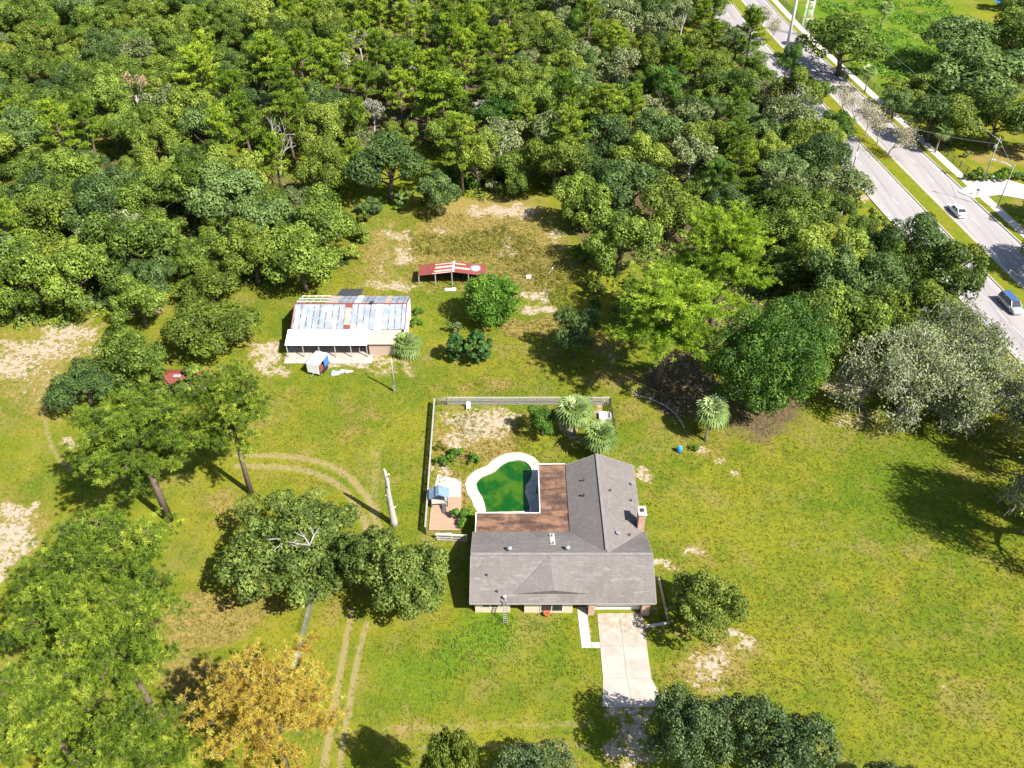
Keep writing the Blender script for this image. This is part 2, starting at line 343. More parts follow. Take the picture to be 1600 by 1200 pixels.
def ground_colour(n, sandf, dirtf, dryf, lushf, litf):
    a = n.noise(.05, 4, .6); b = n.noise(.35, 4, .65); c = n.noise(2.2, 4, .7); d = n.noise(9, 3, .7)
    s = n.noise(2.6, 4, .7, n.mapping((2.2,.7,1), (0,0,.6)))
    mixn = n.math('ADD', n.math('MULTIPLY', a, .55), n.math('MULTIPLY', b, .45))
    g = n.mix(n.step(mixn, .38, .62), (.092,.132,.009), (.180,.175,.015))
    g = n.mix(n.math('MULTIPLY', n.step(s, .50, .72), .55), g, (.050,.075,.008))
    g = n.mix(n.math('MULTIPLY', n.step(d, .55, .75), .5), g, (.23,.215,.035))
    g = n.mix(n.math('MULTIPLY', n.step(c, .56, .72), .35), g, (.035,.062,.006))
    ln = n.math('MULTIPLY', lushf, n.step(c, .25, .6)); g = n.mix(n.math('MULTIPLY', ln, .85), g, n.mix(n.step(s, .42, .62), (.085,.19,.010), (.035,.10,.008)))
    o_ = n.noise(.16, 5, .7, None, .5); g = n.mix(n.math('MULTIPLY', n.step(o_, .50, .66), .65), g, (.195,.160,.045)); g = n.mix(n.math('MULTIPLY', n.step(n.noise(.11, 5, .7, None, .5), .54, .68), .5), g, (.07,.115,.010))
    def br(f, k=1.0, nn=None, lo=.45, hi=.75):       # break a soft mask up with noise
        return n.step(n.math('ADD', f, n.math('MULTIPLY', n.math('SUBTRACT', nn or n.math('MULTIPLY', n.math('ADD', c, b), .5), .5), k)), lo, hi)
    dn = n.mix(n.step(c, .38, .62), (.27,.195,.075), (.17,.135,.032))
    g = n.mix(n.math('MULTIPLY', br(dryf, 2.8, None, .35, .6), .9), g, dn)
    lit = n.mix(n.step(c, .4, .62), (.055,.045,.026), (.14,.10,.055))
    g = n.mix(br(litf, 1.5), g, lit)
    dd = n.mix(n.step(d, .35, .65), (.30,.235,.12), (.20,.155,.065))
    e_ = n.noise(1.3, 6, .78, None, .6); dg = n.math('MULTIPLY', n.math('SUBTRACT', e_, .5), n.math('MINIMUM', n.math('MULTIPLY', dirtf, 5), 1.7)); g = n.mix(n.math('MULTIPLY', n.step(n.math('ADD', dirtf, dg), .30, .80), .8), g, dd)
    sd = n.mix(n.step(c, .4, .7), (.39,.32,.255), (.255,.20,.13)); sd = n.mix(n.math('MULTIPLY', n.step(d, .52, .68), .7), sd, (.22,.185,.09))
    sg = n.math('MULTIPLY', n.math('SUBTRACT', e_, .5), n.math('MINIMUM', n.math('MULTIPLY', sandf, 8), 5.5)); g = n.mix(n.math('MULTIPLY', n.step(n.math('ADD', sandf, sg), .22, .50), .75), g, dn); g = n.mix(n.step(n.math('ADD', sandf, sg), .46, .72), g, sd)
    return g, c, d
n = NT('ground_soil_grass')
A = n.attr('maskA'); B = n.attr('maskB')
sa = n.n.new('ShaderNodeSeparateColor'); n.L(A.outputs['Color'], sa.inputs[0]); sb = n.n.new('ShaderNodeSeparateColor'); n.L(B.outputs['Color'], sb.inputs[0])
gcol, gc_, gd_ = ground_colour(n, sa.outputs[0], sa.outputs[1], sa.outputs[2], sb.outputs[0], sb.outputs[1])
n.bump(n.math('ADD', gc_, gd_), .55, .12); n.done(gcol, .95, .05)
gm = npmesh('ground', Vg, Fg, 'ground_soil_grass')
for nm, ch in (('maskA', (sand, dirt, dry)), ('maskB', (lush, litter, np.zeros(GX.shape)))):
    at = gm.attributes.new(nm, 'FLOAT_COLOR', 'POINT'); arr = np.ones((ny*nx, 4), np.float32)
    for k in range(3): arr[:, k] = ch[k].ravel()
    at.data.foreach_set('color', arr.ravel())
tag(link('ground', gm), kind='structure')

# ------------------------------------------------------------------ road, kerbs, pavement
n = NT('asphalt'); a = n.noise(.25, 4, .6, n.mapping((1,.06,1))); b = n.noise(3, 5, .7); c = n.noise(.08, 3)
col = n.mix(n.step(a, .35, .65), (.30,.275,.27), (.255,.235,.235)); col = n.mix(n.math('MULTIPLY', n.step(b, .5, .8), .3), col, (.20,.19,.19))
wv = n.noise(1.1, 3, .55, n.mapping((1,.015,1), (0,0,-.085))); col = n.mix(n.math('MULTIPLY', n.step(wv, .52, .64), .4), col, (.17,.16,.158))
cr = n.noise(.5, 6, .8, n.mapping((.15,1,1))); col = n.mix(n.math('MULTIPLY', n.math('SUBTRACT', 1, n.step(n.math('ABSOLUTE', n.math('SUBTRACT', cr, .5)), .0, .004)), .35), col, (.10,.095,.09)); n.done(col, .9, .2)
mat('road_paint', (.62,.60,.58), (.42,.40,.39), 1.5, .6, .3, contrast=.35)
mat('road_paint_yellow', (.62,.56,.36), (.46,.40,.28), 1.5, .6, .3, contrast=.35)
mat('worn_asphalt', (.20,.19,.185), (.13,.125,.12), .8, .9, .2)
mat('kerb_concrete', (.42,.39,.33), (.34,.31,.27), 1.5, .9, .2)
mat('sidewalk_concrete', (.50,.455,.41), (.40,.365,.33), .7, .9, .2)
n = NT('median_grass'); b = n.noise(.5, 4, .6); c = n.noise(5, 4, .7)
n.done(n.mix(n.math('MULTIPLY', n.step(c, .5, .75), .5), n.mix(n.step(b, .35, .65), (.115,.145,.010), (.165,.155,.015)), (.08,.10,.02)), .95, .05); n.bump(c, .5, .1)
MW = 3.6
r1 = ribbon('r', 0, 7.5, .02, 'a'); r1.build('road_northbound', 'asphalt')['kind'] = 'structure'
r2 = ribbon('r', -MW-8.0, -MW, .02, 'a'); r2.build('road_southbound', 'asphalt')['kind'] = 'structure'
def markings():
    w = MB(); y = MB()
    for d0, d1, m in ((7.0-.12,7.0,w),(.35,.5,y),(-MW-.5,-MW-.35,y),(-MW-7.5,-MW-7.35,w)):
        rb = ribbon('', d0, d1, .026, ''); o = len(m.v); m.v += rb.v; m.f += [tuple(i+o for i in f) for f in rb.f]; m.sm += rb.sm
    for d in (3.7, -MW-3.9):
        a = offs(MR, d-.05, .026); b = offs(MR, d+.05, .026)
        for k in range(len(a)-1):
            L_ = (Vector(a[k+1])-Vector(a[k])).length; t = 0
            while t < L_:
                t0, t1 = t/L_, min(1, (t+3)/L_); A0 = Vector(a[k]).lerp(Vector(a[k+1]), t0); A1 = Vector(a[k]).lerp(Vector(a[k+1]), t1)
                B0 = Vector(b[k]).lerp(Vector(b[k+1]), t0); B1 = Vector(b[k]).lerp(Vector(b[k+1]), t1); w.face([A0, B0, B1, A1]); t += 12
    tag(w.build('lane_marking', 'road_paint'), kind='structure'); tag(y.build('edge_line', 'road_paint_yellow'), kind='structure')
markings()
def raised(d0, d1, z, m, name):
    mb = MB(); a = offs(MR, d0, z); b = offs(MR, d1, z); a0 = offs(MR, d0, 0); b0 = offs(MR, d1, 0)
    for k in range(len(a)-1):
        mb.face([a[k], b[k], b[k+1], a[k+1]]); mb.face([a0[k], a[k], a[k+1], a0[k+1]]); mb.face([b[k], b0[k], b0[k+1], b[k+1]])
    return tag(mb.build(name, m), kind='structure')
raised(-MW+.2, -.2, .14, 'median_grass', 'median'); raised(-.2, 0, .15, 'kerb_concrete', 'kerb'); raised(-MW, -MW+.2, .15, 'kerb_concrete', 'kerb')
raised(7.5, 7.75, .15, 'kerb_concrete', 'kerb'); raised(7.75, 9.1, .12, 'median_grass', 'verge'); raised(9.1, 10.9, .13, 'sidewalk_concrete', 'sidewalk')
raised(-MW-8.25, -MW-8.0, .15, 'kerb_concrete', 'kerb')

# concrete aprons and drives
def sheet(name, pts, z, m, t=.05, kind='structure'):
    o = MB().slab([(p[0], p[1], z) for p in pts], t).build(name, m); return tag(o, kind=kind)
n = NT('driveway_concrete'); a = n.noise(.5, 4, .6); b = n.noise(1.6, 5, .7); gm_ = n.n.new('ShaderNodeSeparateXYZ'); n.L(n.tc.outputs['Object'], gm_.inputs[0])
col = n.mix(n.step(a, .35, .7), (.38,.335,.29), (.30,.26,.225))
st = n.math('MULTIPLY', n.step(gm_.outputs['Y'], .5, 3.5), n.step(b, .42, .60)); col = n.mix(n.math('MULTIPLY', st, .75), col, (.24,.19,.12)); n.done(col, .9, .15)
dl = P(931.5,948).x; 
mb = MB()
for (x0, x1, y0, y1) in ((9.05,11.4,47.55,51.4),(11.43,13.85,47.55,51.4),(9.05,11.4,43.9,47.52),(11.43,13.85,43.9,47.52),):
    mb.slab([(x0,y0,.06),(x1,y0,.06),(x1,y1,.06),(x0,y1,.06)], .1)
lower = [(9.05,43.87,.06),(8.75,40.9,.06),(14.95,40.9,.06),(13.85,43.87,.06)]
mb.slab([lower[0],lower[1],(11.7,40.9,.06),(11.42,43.87,.06)], .1).slab([(11.45,43.87,.06),(11.73,40.9,.06),lower[2],lower[3]], .1)
tag(mb.build('driveway', 'driveway_concrete'), kind='structure')
mat('white_concrete', (.50,.465,.42), (.32,.29,.25), 1.6, .9, .2, contrast=.22)
p0 = P(905,948); wy = P(905,1010).y
mb = MB().slab([(7.15,47.3,.05),(8.15,47.3,.05),(7.95,52.2,.05),(6.95,52.2,.05)], .1).slab([(8.16,47.3,.05),(9.02,47.3,.05),(9.02,47.95,.05),(8.16,47.95,.05)], .1)
tag(mb.build('path', 'white_concrete'), kind='structure')
sheet('yard_drive', GP([(1497,300),(1545,272),(1600,290),(1640,300),(1640,325),(1600,312),(1560,305),(1518,310)])[::-1][::-1], .16, 'sidewalk_concrete', .12)

exec_after = []
# ------------------------------------------------------------------ foliage generators (local coordinates, trunk base at the origin)
def rnd_dirs(n, rg, up=0.0):
    v = rg.normal(size=(n, 3)); v[:, 2] += up; return v/np.linalg.norm(v, axis=1)[:, None]
def cards(C, N, size, rg, aspect=.6, jit=.5):
    n = len(C); N = N+rg.normal(size=(n, 3))*jit; N /= np.linalg.norm(N, axis=1)[:, None]
    T = np.cross(N, rg.normal(size=(n, 3))); T /= np.linalg.norm(T, axis=1)[:, None]; B = np.cross(N, T)
    s = (size*(.65+.7*rg.random(n)))[:, None]*.5
    k = s*.25
    V = np.stack([C-T*s-N*k, C-B*s*aspect+T*s*.1, C+T*s-N*k, C+B*s*aspect+T*s*.1], 1).reshape(-1, 3)
    return V, np.arange(4*n).reshape(n, 4)
def crown_mesh(name, m, seed, Rr, H, zc, nb, nl, size, flat=1.0, lobes=.22, low=-.6, jit=.38, core=.6, major=5, bs=1.0):
    rg = np.random.default_rng(seed); ph = rg.random(4)*6.28
    D = rnd_dirs(nb*3, rg, .25); D = D[D[:, 2] > low][:nb]; nb = len(D)
    az = np.arctan2(D[:, 1], D[:, 0]); irr = 1+lobes*np.sin(2*az+ph[0])+lobes*.7*np.sin(3*az+ph[1])+lobes*.5*np.sin(5*az+ph[2])
    rad = (.5+.42*rg.random(nb)**.6)*irr
    if major:
        am = np.arange(major)*6.283/major+rg.uniform(-.4, .4, major)+ph[3]; rm = Rr*rg.uniform(.42, .66, major); zm = H*rg.uniform(-.26, .22, major)
        MC = np.stack([np.cos(am)*rm, np.sin(am)*rm, zm], 1); MC = np.vstack([MC, [rg.normal()*.1*Rr, rg.normal()*.1*Rr, H*.20]]); mi = rg.integers(0, major+1, nb)
        C = MC[mi]+D*np.array([Rr, Rr, H*.62])*(.36*rg.uniform(.75, 1.1, major+1)[mi]*(.55+.5*rg.random(nb)**.5))[:, None]
    else: C = D*np.array([Rr, Rr, H/2])*rad[:, None]
    br = Rr*(.12+.16*rg.random(nb)**1.3)*bs
    w = br**2; bi = rg.choice(nb, int(nl*1.5), p=w/w.sum())
    d = rnd_dirs(len(bi), rg, .35); L = C[bi]+d*(br[bi]*(.72+.34*rg.random(len(bi))))[:, None]*np.array([1, 1, .82])
    keep = np.ones(len(L), bool)
    for k in range(nb):
        q = np.linalg.norm((L-C[k])/np.array([1, 1, .82]), axis=1); keep &= ~((q < br[k]*core) & (bi != k))
    L, d, bi = L[keep][:nl], d[keep][:nl], bi[keep][:nl]
    if major: kf = Rr/np.percentile(np.hypot(L[:, 0], L[:, 1]), 96); L[:, :2] *= kf; C[:, :2] *= kf
    ct = rg.random(nb); tint = np.clip(.5+(ct[bi]-.5)*.55+rg.normal(size=len(bi))*.17, 0, 1)
    Nn = d*1.0+np.array([0, 0, .35]); V, F = cards(L, Nn, size, rg, .62, jit); V[:, 2] += zc
    return npmesh(name, V, F, m, np.repeat(tint, 4)), C+np.array([0, 0, zc])
def limb_trunk(name, m, seed, ends, H0, r0, fork=.35, n=7):
    rg = random.Random(seed); mb = MB(); top = Vector((rg.uniform(-.3,.3), rg.uniform(-.3,.3), H0))
    mb.tube([(0,0,-.3),(0,0,H0*.3),top*.65,top], [r0*1.25,r0,r0*.85,r0*.7], n)
    for e in ends:
        e = Vector(e); f = rg.uniform(.55, 1.0); st = top*f; mid = st.lerp(e, .5)+Vector((0,0,-.08*(e-st).length))
        mb.tube([st, mid, e], [r0*.38, r0*.24, r0*.08], 5, False)
    return mb.mesh(name, m)
def broadleaf(seed, Rr, H, zc, nb, nl, size, m, bark='bark', **k):
    cm, C = crown_mesh('crown', m, seed, Rr, H, zc, nb, nl, size, **k)
    rg = random.Random(seed); idx = rg.sample(range(len(C)), min(len(C), 12))
    tm = limb_trunk('trunk', bark, seed, [C[i] for i in idx], max(zc-H*.25, zc*.45), Rr*.055+.05)
    return [('trunk', tm), ('crown', cm)]
def tufts(C, axis_, rg, nn, ln, wd, spread=1.0):
    # pom-poms of narrow needles
    n = len(C); Cc = np.repeat(C, nn, 0); ax = np.repeat(axis_, nn, 0)
    d = rg.normal(size=(n*nn, 3))*spread+ax*.4; d /= np.linalg.norm(d, axis=1)[:, None]
    l = ln*(.7+.6*rg.random(n*nn))[:, None]; s = np.cross(d, rg.normal(size=d.shape)); s /= np.linalg.norm(s, axis=1)[:, None]
    V = np.stack([Cc-s*wd*.3, Cc+s*wd*.3, Cc+d*l*.7+s*wd, Cc+d*l, Cc+d*l*.7-s*wd], 1).reshape(-1, 3)
    return V, np.arange(5*n*nn).reshape(n*nn, 5)
def pine(seed, H, Rr, nlimb, ntuft, nn, ln, wd, m, bark='pine_bark', base=.5, flat=False):
    rg = np.random.default_rng(seed); r = random.Random(seed); mb = MB()
    lean = Vector((r.uniform(-.6,.6), r.uniform(-.6,.6), 0))
    tp = [Vector((0,0,-.3)), lean*.3+Vector((0,0,H*.35)), lean*.7+Vector((0,0,H*.7)), lean+Vector((0,0,H*.97))]
    def tr(f):
        f *= 3; i = min(2, int(f)); return tp[i].lerp(tp[i+1], f-i)
    r0 = .016*H+.03; mb.tube(tp, [r0*1.2, r0, r0*.6, r0*.12], 8)
    Cs, As, Ts = [], [], []
    for i in range(nlimb):
        f = base+(1-base)*((i+.5)/nlimb)**.9; st = tr(f*.98); az = i*2.4+r.uniform(-.5,.5); q = (f-base)/(1-base)
        ln_ = Rr*(.55+.55*math.sin(math.pi*min(1, .25+q*.62)))*(1.05-q*.45)*r.uniform(.65, 1.12); el = .05+.55*q+r.uniform(-.15,.15)
        d = Vector((math.cos(az)*math.cos(el), math.sin(az)*math.cos(el), math.sin(el))); mid = st+d*ln_*.55; end = st+d*ln_+Vector((0,0,.10*ln_))
        mb.tube([st, mid, end], [r0*.30, r0*.2, .025], 5, False); t0 = r.random()
        nc = max(2, int(ln_/1.1)); k = max(3, int(ntuft/nlimb*ln_/(Rr*.7)))
        for c in range(k):
            g = r.uniform(.30, 1.05); p = st.lerp(end, g); sp = (.5+.6*g)*Rr*.085
            off = Vector((r.gauss(0, sp), r.gauss(0, sp), abs(r.gauss(0, sp*.55))+.1))
            Cs.append(p+off); As.append((off.normalized()*.6+Vector((0,0,.8))).normalized()); Ts.append(min(1, max(0, .5+(t0-.5)*.4+r.gauss(0, .17))))
            if c % 5 == 0: mb.tube([p-(p-st)*.12, p+off], [.035, .02], 3, False)
    Cs = np.array([tuple(c) for c in Cs]); As = np.array([tuple(a) for a in As])
    V, F = tufts(Cs, As, rg, nn, ln, wd, .9)
    Vc, Fc = V, F
    return [('trunk', mb.mesh('trunk', bark)), ('crown', npmesh('crown', Vc, Fc, m, np.repeat(np.array(Ts), nn*5)))]
def palm(seed, H, Rr=2.1, nf=38, lean=.6, dead=True, boots=True):
    r = random.Random(seed); rg = np.random.default_rng(seed); tr = MB()
    la = r.uniform(0, 6.28) if lean else 0; L = Vector((math.cos(la)*lean, math.sin(la)*lean, 0))
    pts = [Vector((0,0,-.2)), L*.25+Vector((0,0,H*.33)), L*.65+Vector((0,0,H*.67)), L+Vector((0,0,H))]
    tr.tube(pts, [.24,.17,.16,.22], 9); top = pts[-1]
    V, F, T, Vd, Fd, Td = [], [], [], [], [], []
    def fan(az, el, ln, V, F, T, t, droop):
        d = Vector((math.cos(az)*math.cos(el), math.sin(az)*math.cos(el), math.sin(el))); s = Vector((-math.sin(az), math.cos(az), 0)); up = s.cross(d)*-1
        if up.z < 0: up = -up
        c = top+d*ln*.45; w = .035
        i = len(V); V += [top+s*w, top-s*w, c-s*w, c+s*w]; F.append((i, i+1, i+2, i+3)); T += [t]*4
        nlf = 11
        for k in range(nlf):
            a = (k-(nlf-1)/2)/(nlf/2)*1.75; ld = d*math.cos(a)+s*math.sin(a); q = ln*.60*(1-.18*abs(a)/1.75)*r.uniform(.88, 1.1)
            ps = ld.cross(up).normalized()*.11*ln/2; m_ = c+ld*q*.6+up*.06; e = c+ld*q-Vector((0,0,droop*q*.5))
            i = len(V); V += [c, m_+ps, e, m_-ps]; F.append((i, i+1, i+2, i+3)); T += [min(1, max(0, t+r.gauss(0, .1)))]*4
    for i in range(nf):
        q = (i+.5)/nf; el = 1.35-q*1.75+r.uniform(-.1,.1); fan(i*2.4, el, Rr*r.uniform(.85, 1.08)*(.75+.25*min(1, q*2.2)), V, F, T, .75-.5*q+r.uniform(-.15,.15), .25+.9*q)
    for i in range(9): fan(i*.7+r.random(), -.75-r.random()*.5, Rr*.75, Vd, Fd, Td, r.random(), 1.2)
    f4 = lambda V, F, T, m, nme: npmesh(nme, np.array([tuple(v) for v in V]), np.array(F), m, np.array(T))
    return [('trunk', tr.mesh('trunk', 'palm_bark')), ('crown', f4(V, F, T, 'palm_leaf', 'crown')), ('dead_fronds', f4(Vd, Fd, Td, 'dead_frond', 'dead_fronds'))]
def branching(seed, L0, r0, depth_, kids=3, ang=.6, first=None, wob=.25, min_r=.02, decay=.72, start=None, up=.1, n=6):
    r = random.Random(seed); mb = MB(); ends = []
    def go(p, d, L, rad, k):
        pts = [p]; q = p; dd = d.copy()
        for i in range(3):
            dd = (dd+Vector((r.gauss(0, wob), r.gauss(0, wob), r.gauss(0, wob*.7)+up*.3))*.6).normalized(); q = q+dd*L/3; pts.append(q)
        mb.tube(pts, [rad, rad*.88, rad*.76, rad*.62], n if rad > .1 else 4, k == depth_)
        if k >= depth_: ends.append((q, dd)); return
        if k >= depth_-2: ends.append((pts[2], dd))
        for j in range(kids):
            o = dd.orthogonal().normalized(); o.rotate(Matrix.Rotation(j*6.28/kids+r.uniform(-.7,.7), 3, dd)); a = ang*r.uniform(.6, 1.3)
            go(q if j else pts[2].lerp(q, r.random()), (dd*math.cos(a)+o*math.sin(a)+Vector((0,0,up))).normalized(), L*decay*r.uniform(.8, 1.2), max(min_r, rad*.62*(.9 if j else 1)), k+1)
    if first:
        mb.tube([(0,0,-.3),(0,0,first[0][0].z)] if start is None else start, [r0*1.2, r0], 9)
        for p, d, L in first: go(p, d, L, r0*.6, 1)
    else: go(Vector((0,0,-.2)), Vector((0,0,1)), L0, r0, 0)
    return mb, ends
def sprawl_oak(seed, Rr, H, nleaf, nmoss, m1='moss_leaf', m2='grey_moss', lsz=.3):
    r = random.Random(seed); rg = np.random.default_rng(seed); first = []
    hz = H*.22
    for i in range(7):
        a = i*.9+r.uniform(-.3,.3); first.append((Vector((0,0,hz)), Vector((math.cos(a), math.sin(a), .45+.4*r.random())).normalized(), Rr*.42))
    first.append((Vector((0,0,hz)), Vector((.1,.1,1)), H*.3))
    mb, ends = branching(seed, 0, .06*Rr+.1, 5, 3, .62, first, .32, .025, .66, up=.04)
    E = np.array([tuple(e[0]) for e in ends]); E = E[E[:, 2] > hz*.7]
    i = rg.choice(len(E), nleaf); L = E[i]+rg.normal(size=(nleaf, 3))*np.array([.55,.55,.35]); ct = rg.random(len(E))
    V, F = cards(L, np.tile([0,0,1.], (nleaf, 1)), lsz, rg, .6, .7)
    leaf = npmesh('crown', V, F, m1, np.repeat(np.clip(.5+(ct[i]-.5)*.6+rg.normal(size=nleaf)*.15, 0, 1), 4))
    i = rg.choice(len(E), nmoss); L = E[i]+rg.normal(size=(nmoss, 3))*.45-np.array([0,0,.25]); h = (.35+.6*rg.random(nmoss))[:, None]; w = .05
    s = rg.normal(size=(nmoss, 3)); s[:, 2] *= .2; s /= np.linalg.norm(s, axis=1)[:, None]; dr = rg.normal(size=(nmoss, 3))*.55; dr[:, 2] = -1; dr /= np.linalg.norm(dr, axis=1)[:, None]
    V = np.stack([L-s*w, L+s*w, L+dr*h*.7+s*w, L+dr*h, L+dr*h*.6-s*w], 1).reshape(-1, 3)
    moss = npmesh('hanging_moss', V, np.arange(5*nmoss).reshape(nmoss, 5), m2, np.repeat(rg.random(nmoss), 5))
    return [('trunk', mb.mesh('trunk', 'branch_grey')), ('crown', leaf), ('hanging_moss', moss)]
def place(name, parts, loc, label, cat, group=None, sc=1.0, rz=None, scz=None):
    t = thing(name, loc, label, cat, group, R.uniform(0, 6.28) if rz is None else rz); s2 = scz or sc; t.scale = (sc, sc, s2)
    for nme, me in parts: link(nme, me, t)
    return t

# prototypes
PT = {}
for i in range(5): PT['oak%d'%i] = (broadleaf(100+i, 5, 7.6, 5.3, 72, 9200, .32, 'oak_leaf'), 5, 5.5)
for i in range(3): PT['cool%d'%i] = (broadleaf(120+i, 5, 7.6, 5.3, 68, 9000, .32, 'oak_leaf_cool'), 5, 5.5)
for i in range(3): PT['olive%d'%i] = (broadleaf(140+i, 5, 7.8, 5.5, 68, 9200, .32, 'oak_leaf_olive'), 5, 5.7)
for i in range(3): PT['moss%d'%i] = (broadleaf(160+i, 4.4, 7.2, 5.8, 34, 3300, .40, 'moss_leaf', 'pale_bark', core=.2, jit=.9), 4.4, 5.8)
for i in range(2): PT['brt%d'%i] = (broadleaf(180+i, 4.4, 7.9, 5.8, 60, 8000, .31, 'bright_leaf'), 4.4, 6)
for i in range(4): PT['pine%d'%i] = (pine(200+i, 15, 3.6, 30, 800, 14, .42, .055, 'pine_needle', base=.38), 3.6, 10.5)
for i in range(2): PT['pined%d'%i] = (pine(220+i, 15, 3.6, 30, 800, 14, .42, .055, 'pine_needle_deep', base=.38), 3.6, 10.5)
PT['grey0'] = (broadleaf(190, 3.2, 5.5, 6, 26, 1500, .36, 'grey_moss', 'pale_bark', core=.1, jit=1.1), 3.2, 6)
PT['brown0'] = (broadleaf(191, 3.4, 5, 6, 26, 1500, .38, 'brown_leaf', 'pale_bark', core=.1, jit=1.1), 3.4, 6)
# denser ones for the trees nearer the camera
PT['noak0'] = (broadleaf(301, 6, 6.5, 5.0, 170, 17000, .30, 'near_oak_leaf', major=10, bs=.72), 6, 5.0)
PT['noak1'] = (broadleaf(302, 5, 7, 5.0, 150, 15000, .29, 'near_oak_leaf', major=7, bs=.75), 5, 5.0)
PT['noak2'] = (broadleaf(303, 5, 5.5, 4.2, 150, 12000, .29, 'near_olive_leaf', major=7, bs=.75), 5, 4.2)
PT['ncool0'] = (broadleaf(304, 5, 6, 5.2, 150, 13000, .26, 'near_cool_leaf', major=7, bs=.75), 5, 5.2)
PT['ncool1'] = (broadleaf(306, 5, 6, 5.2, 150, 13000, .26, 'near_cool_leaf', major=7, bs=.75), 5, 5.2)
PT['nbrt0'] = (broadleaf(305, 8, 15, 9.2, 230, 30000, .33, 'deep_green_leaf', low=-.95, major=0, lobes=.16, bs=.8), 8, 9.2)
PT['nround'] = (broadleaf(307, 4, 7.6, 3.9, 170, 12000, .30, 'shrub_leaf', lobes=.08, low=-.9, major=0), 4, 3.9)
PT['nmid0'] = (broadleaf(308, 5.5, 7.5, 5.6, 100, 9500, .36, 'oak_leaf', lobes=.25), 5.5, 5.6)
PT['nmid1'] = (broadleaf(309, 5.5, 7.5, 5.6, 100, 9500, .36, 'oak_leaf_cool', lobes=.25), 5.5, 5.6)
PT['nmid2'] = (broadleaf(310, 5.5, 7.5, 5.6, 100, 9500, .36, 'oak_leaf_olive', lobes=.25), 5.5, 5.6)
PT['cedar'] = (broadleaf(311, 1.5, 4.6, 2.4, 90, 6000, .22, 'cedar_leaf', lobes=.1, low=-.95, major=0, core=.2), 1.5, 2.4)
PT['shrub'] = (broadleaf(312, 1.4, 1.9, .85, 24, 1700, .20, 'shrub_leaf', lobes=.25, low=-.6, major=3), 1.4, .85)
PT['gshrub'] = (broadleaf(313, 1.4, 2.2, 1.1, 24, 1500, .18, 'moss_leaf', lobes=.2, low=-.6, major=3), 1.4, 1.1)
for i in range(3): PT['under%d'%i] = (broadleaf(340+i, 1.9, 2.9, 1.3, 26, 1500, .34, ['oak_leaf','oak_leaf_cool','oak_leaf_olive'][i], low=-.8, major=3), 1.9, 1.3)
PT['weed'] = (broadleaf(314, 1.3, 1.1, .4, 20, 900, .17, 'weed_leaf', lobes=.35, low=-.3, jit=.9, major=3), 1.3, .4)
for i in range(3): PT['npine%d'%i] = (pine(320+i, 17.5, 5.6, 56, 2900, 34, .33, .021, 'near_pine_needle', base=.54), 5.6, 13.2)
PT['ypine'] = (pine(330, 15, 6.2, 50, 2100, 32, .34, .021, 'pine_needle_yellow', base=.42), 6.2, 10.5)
PT['bigpine'] = (pine(331, 21, 6.2, 60, 2700, 28, .40, .028, 'bright_pine_needle', base=.48), 6.2, 15.5)
PT['sprawl0'] = (sprawl_oak(401, 9, 9, 13000, 3600), 9, 5.5)
PT['sprawl1'] = (sprawl_oak(402, 7.5, 8.5, 12000, 2600, 'moss_leaf', 'grey_moss'), 7.5, 5.2)

def at_crown(kind, u, v, rpx, name, label, cat='tree', group=None, h=None, zs=1.0, rz=None):
    parts, Rr, zc = PT[kind]; zcs = (h if h is not None else zc)
    for _ in range(2):
        p = P(u, v, zcs); sc = rpx*depth(p)/FPX/Rr
        if h is None: zcs = zc*sc*zs
    sz = zcs/zc
    return place(name, parts, (p.x, p.y, 0), label, cat, group, sc, rz, sz)
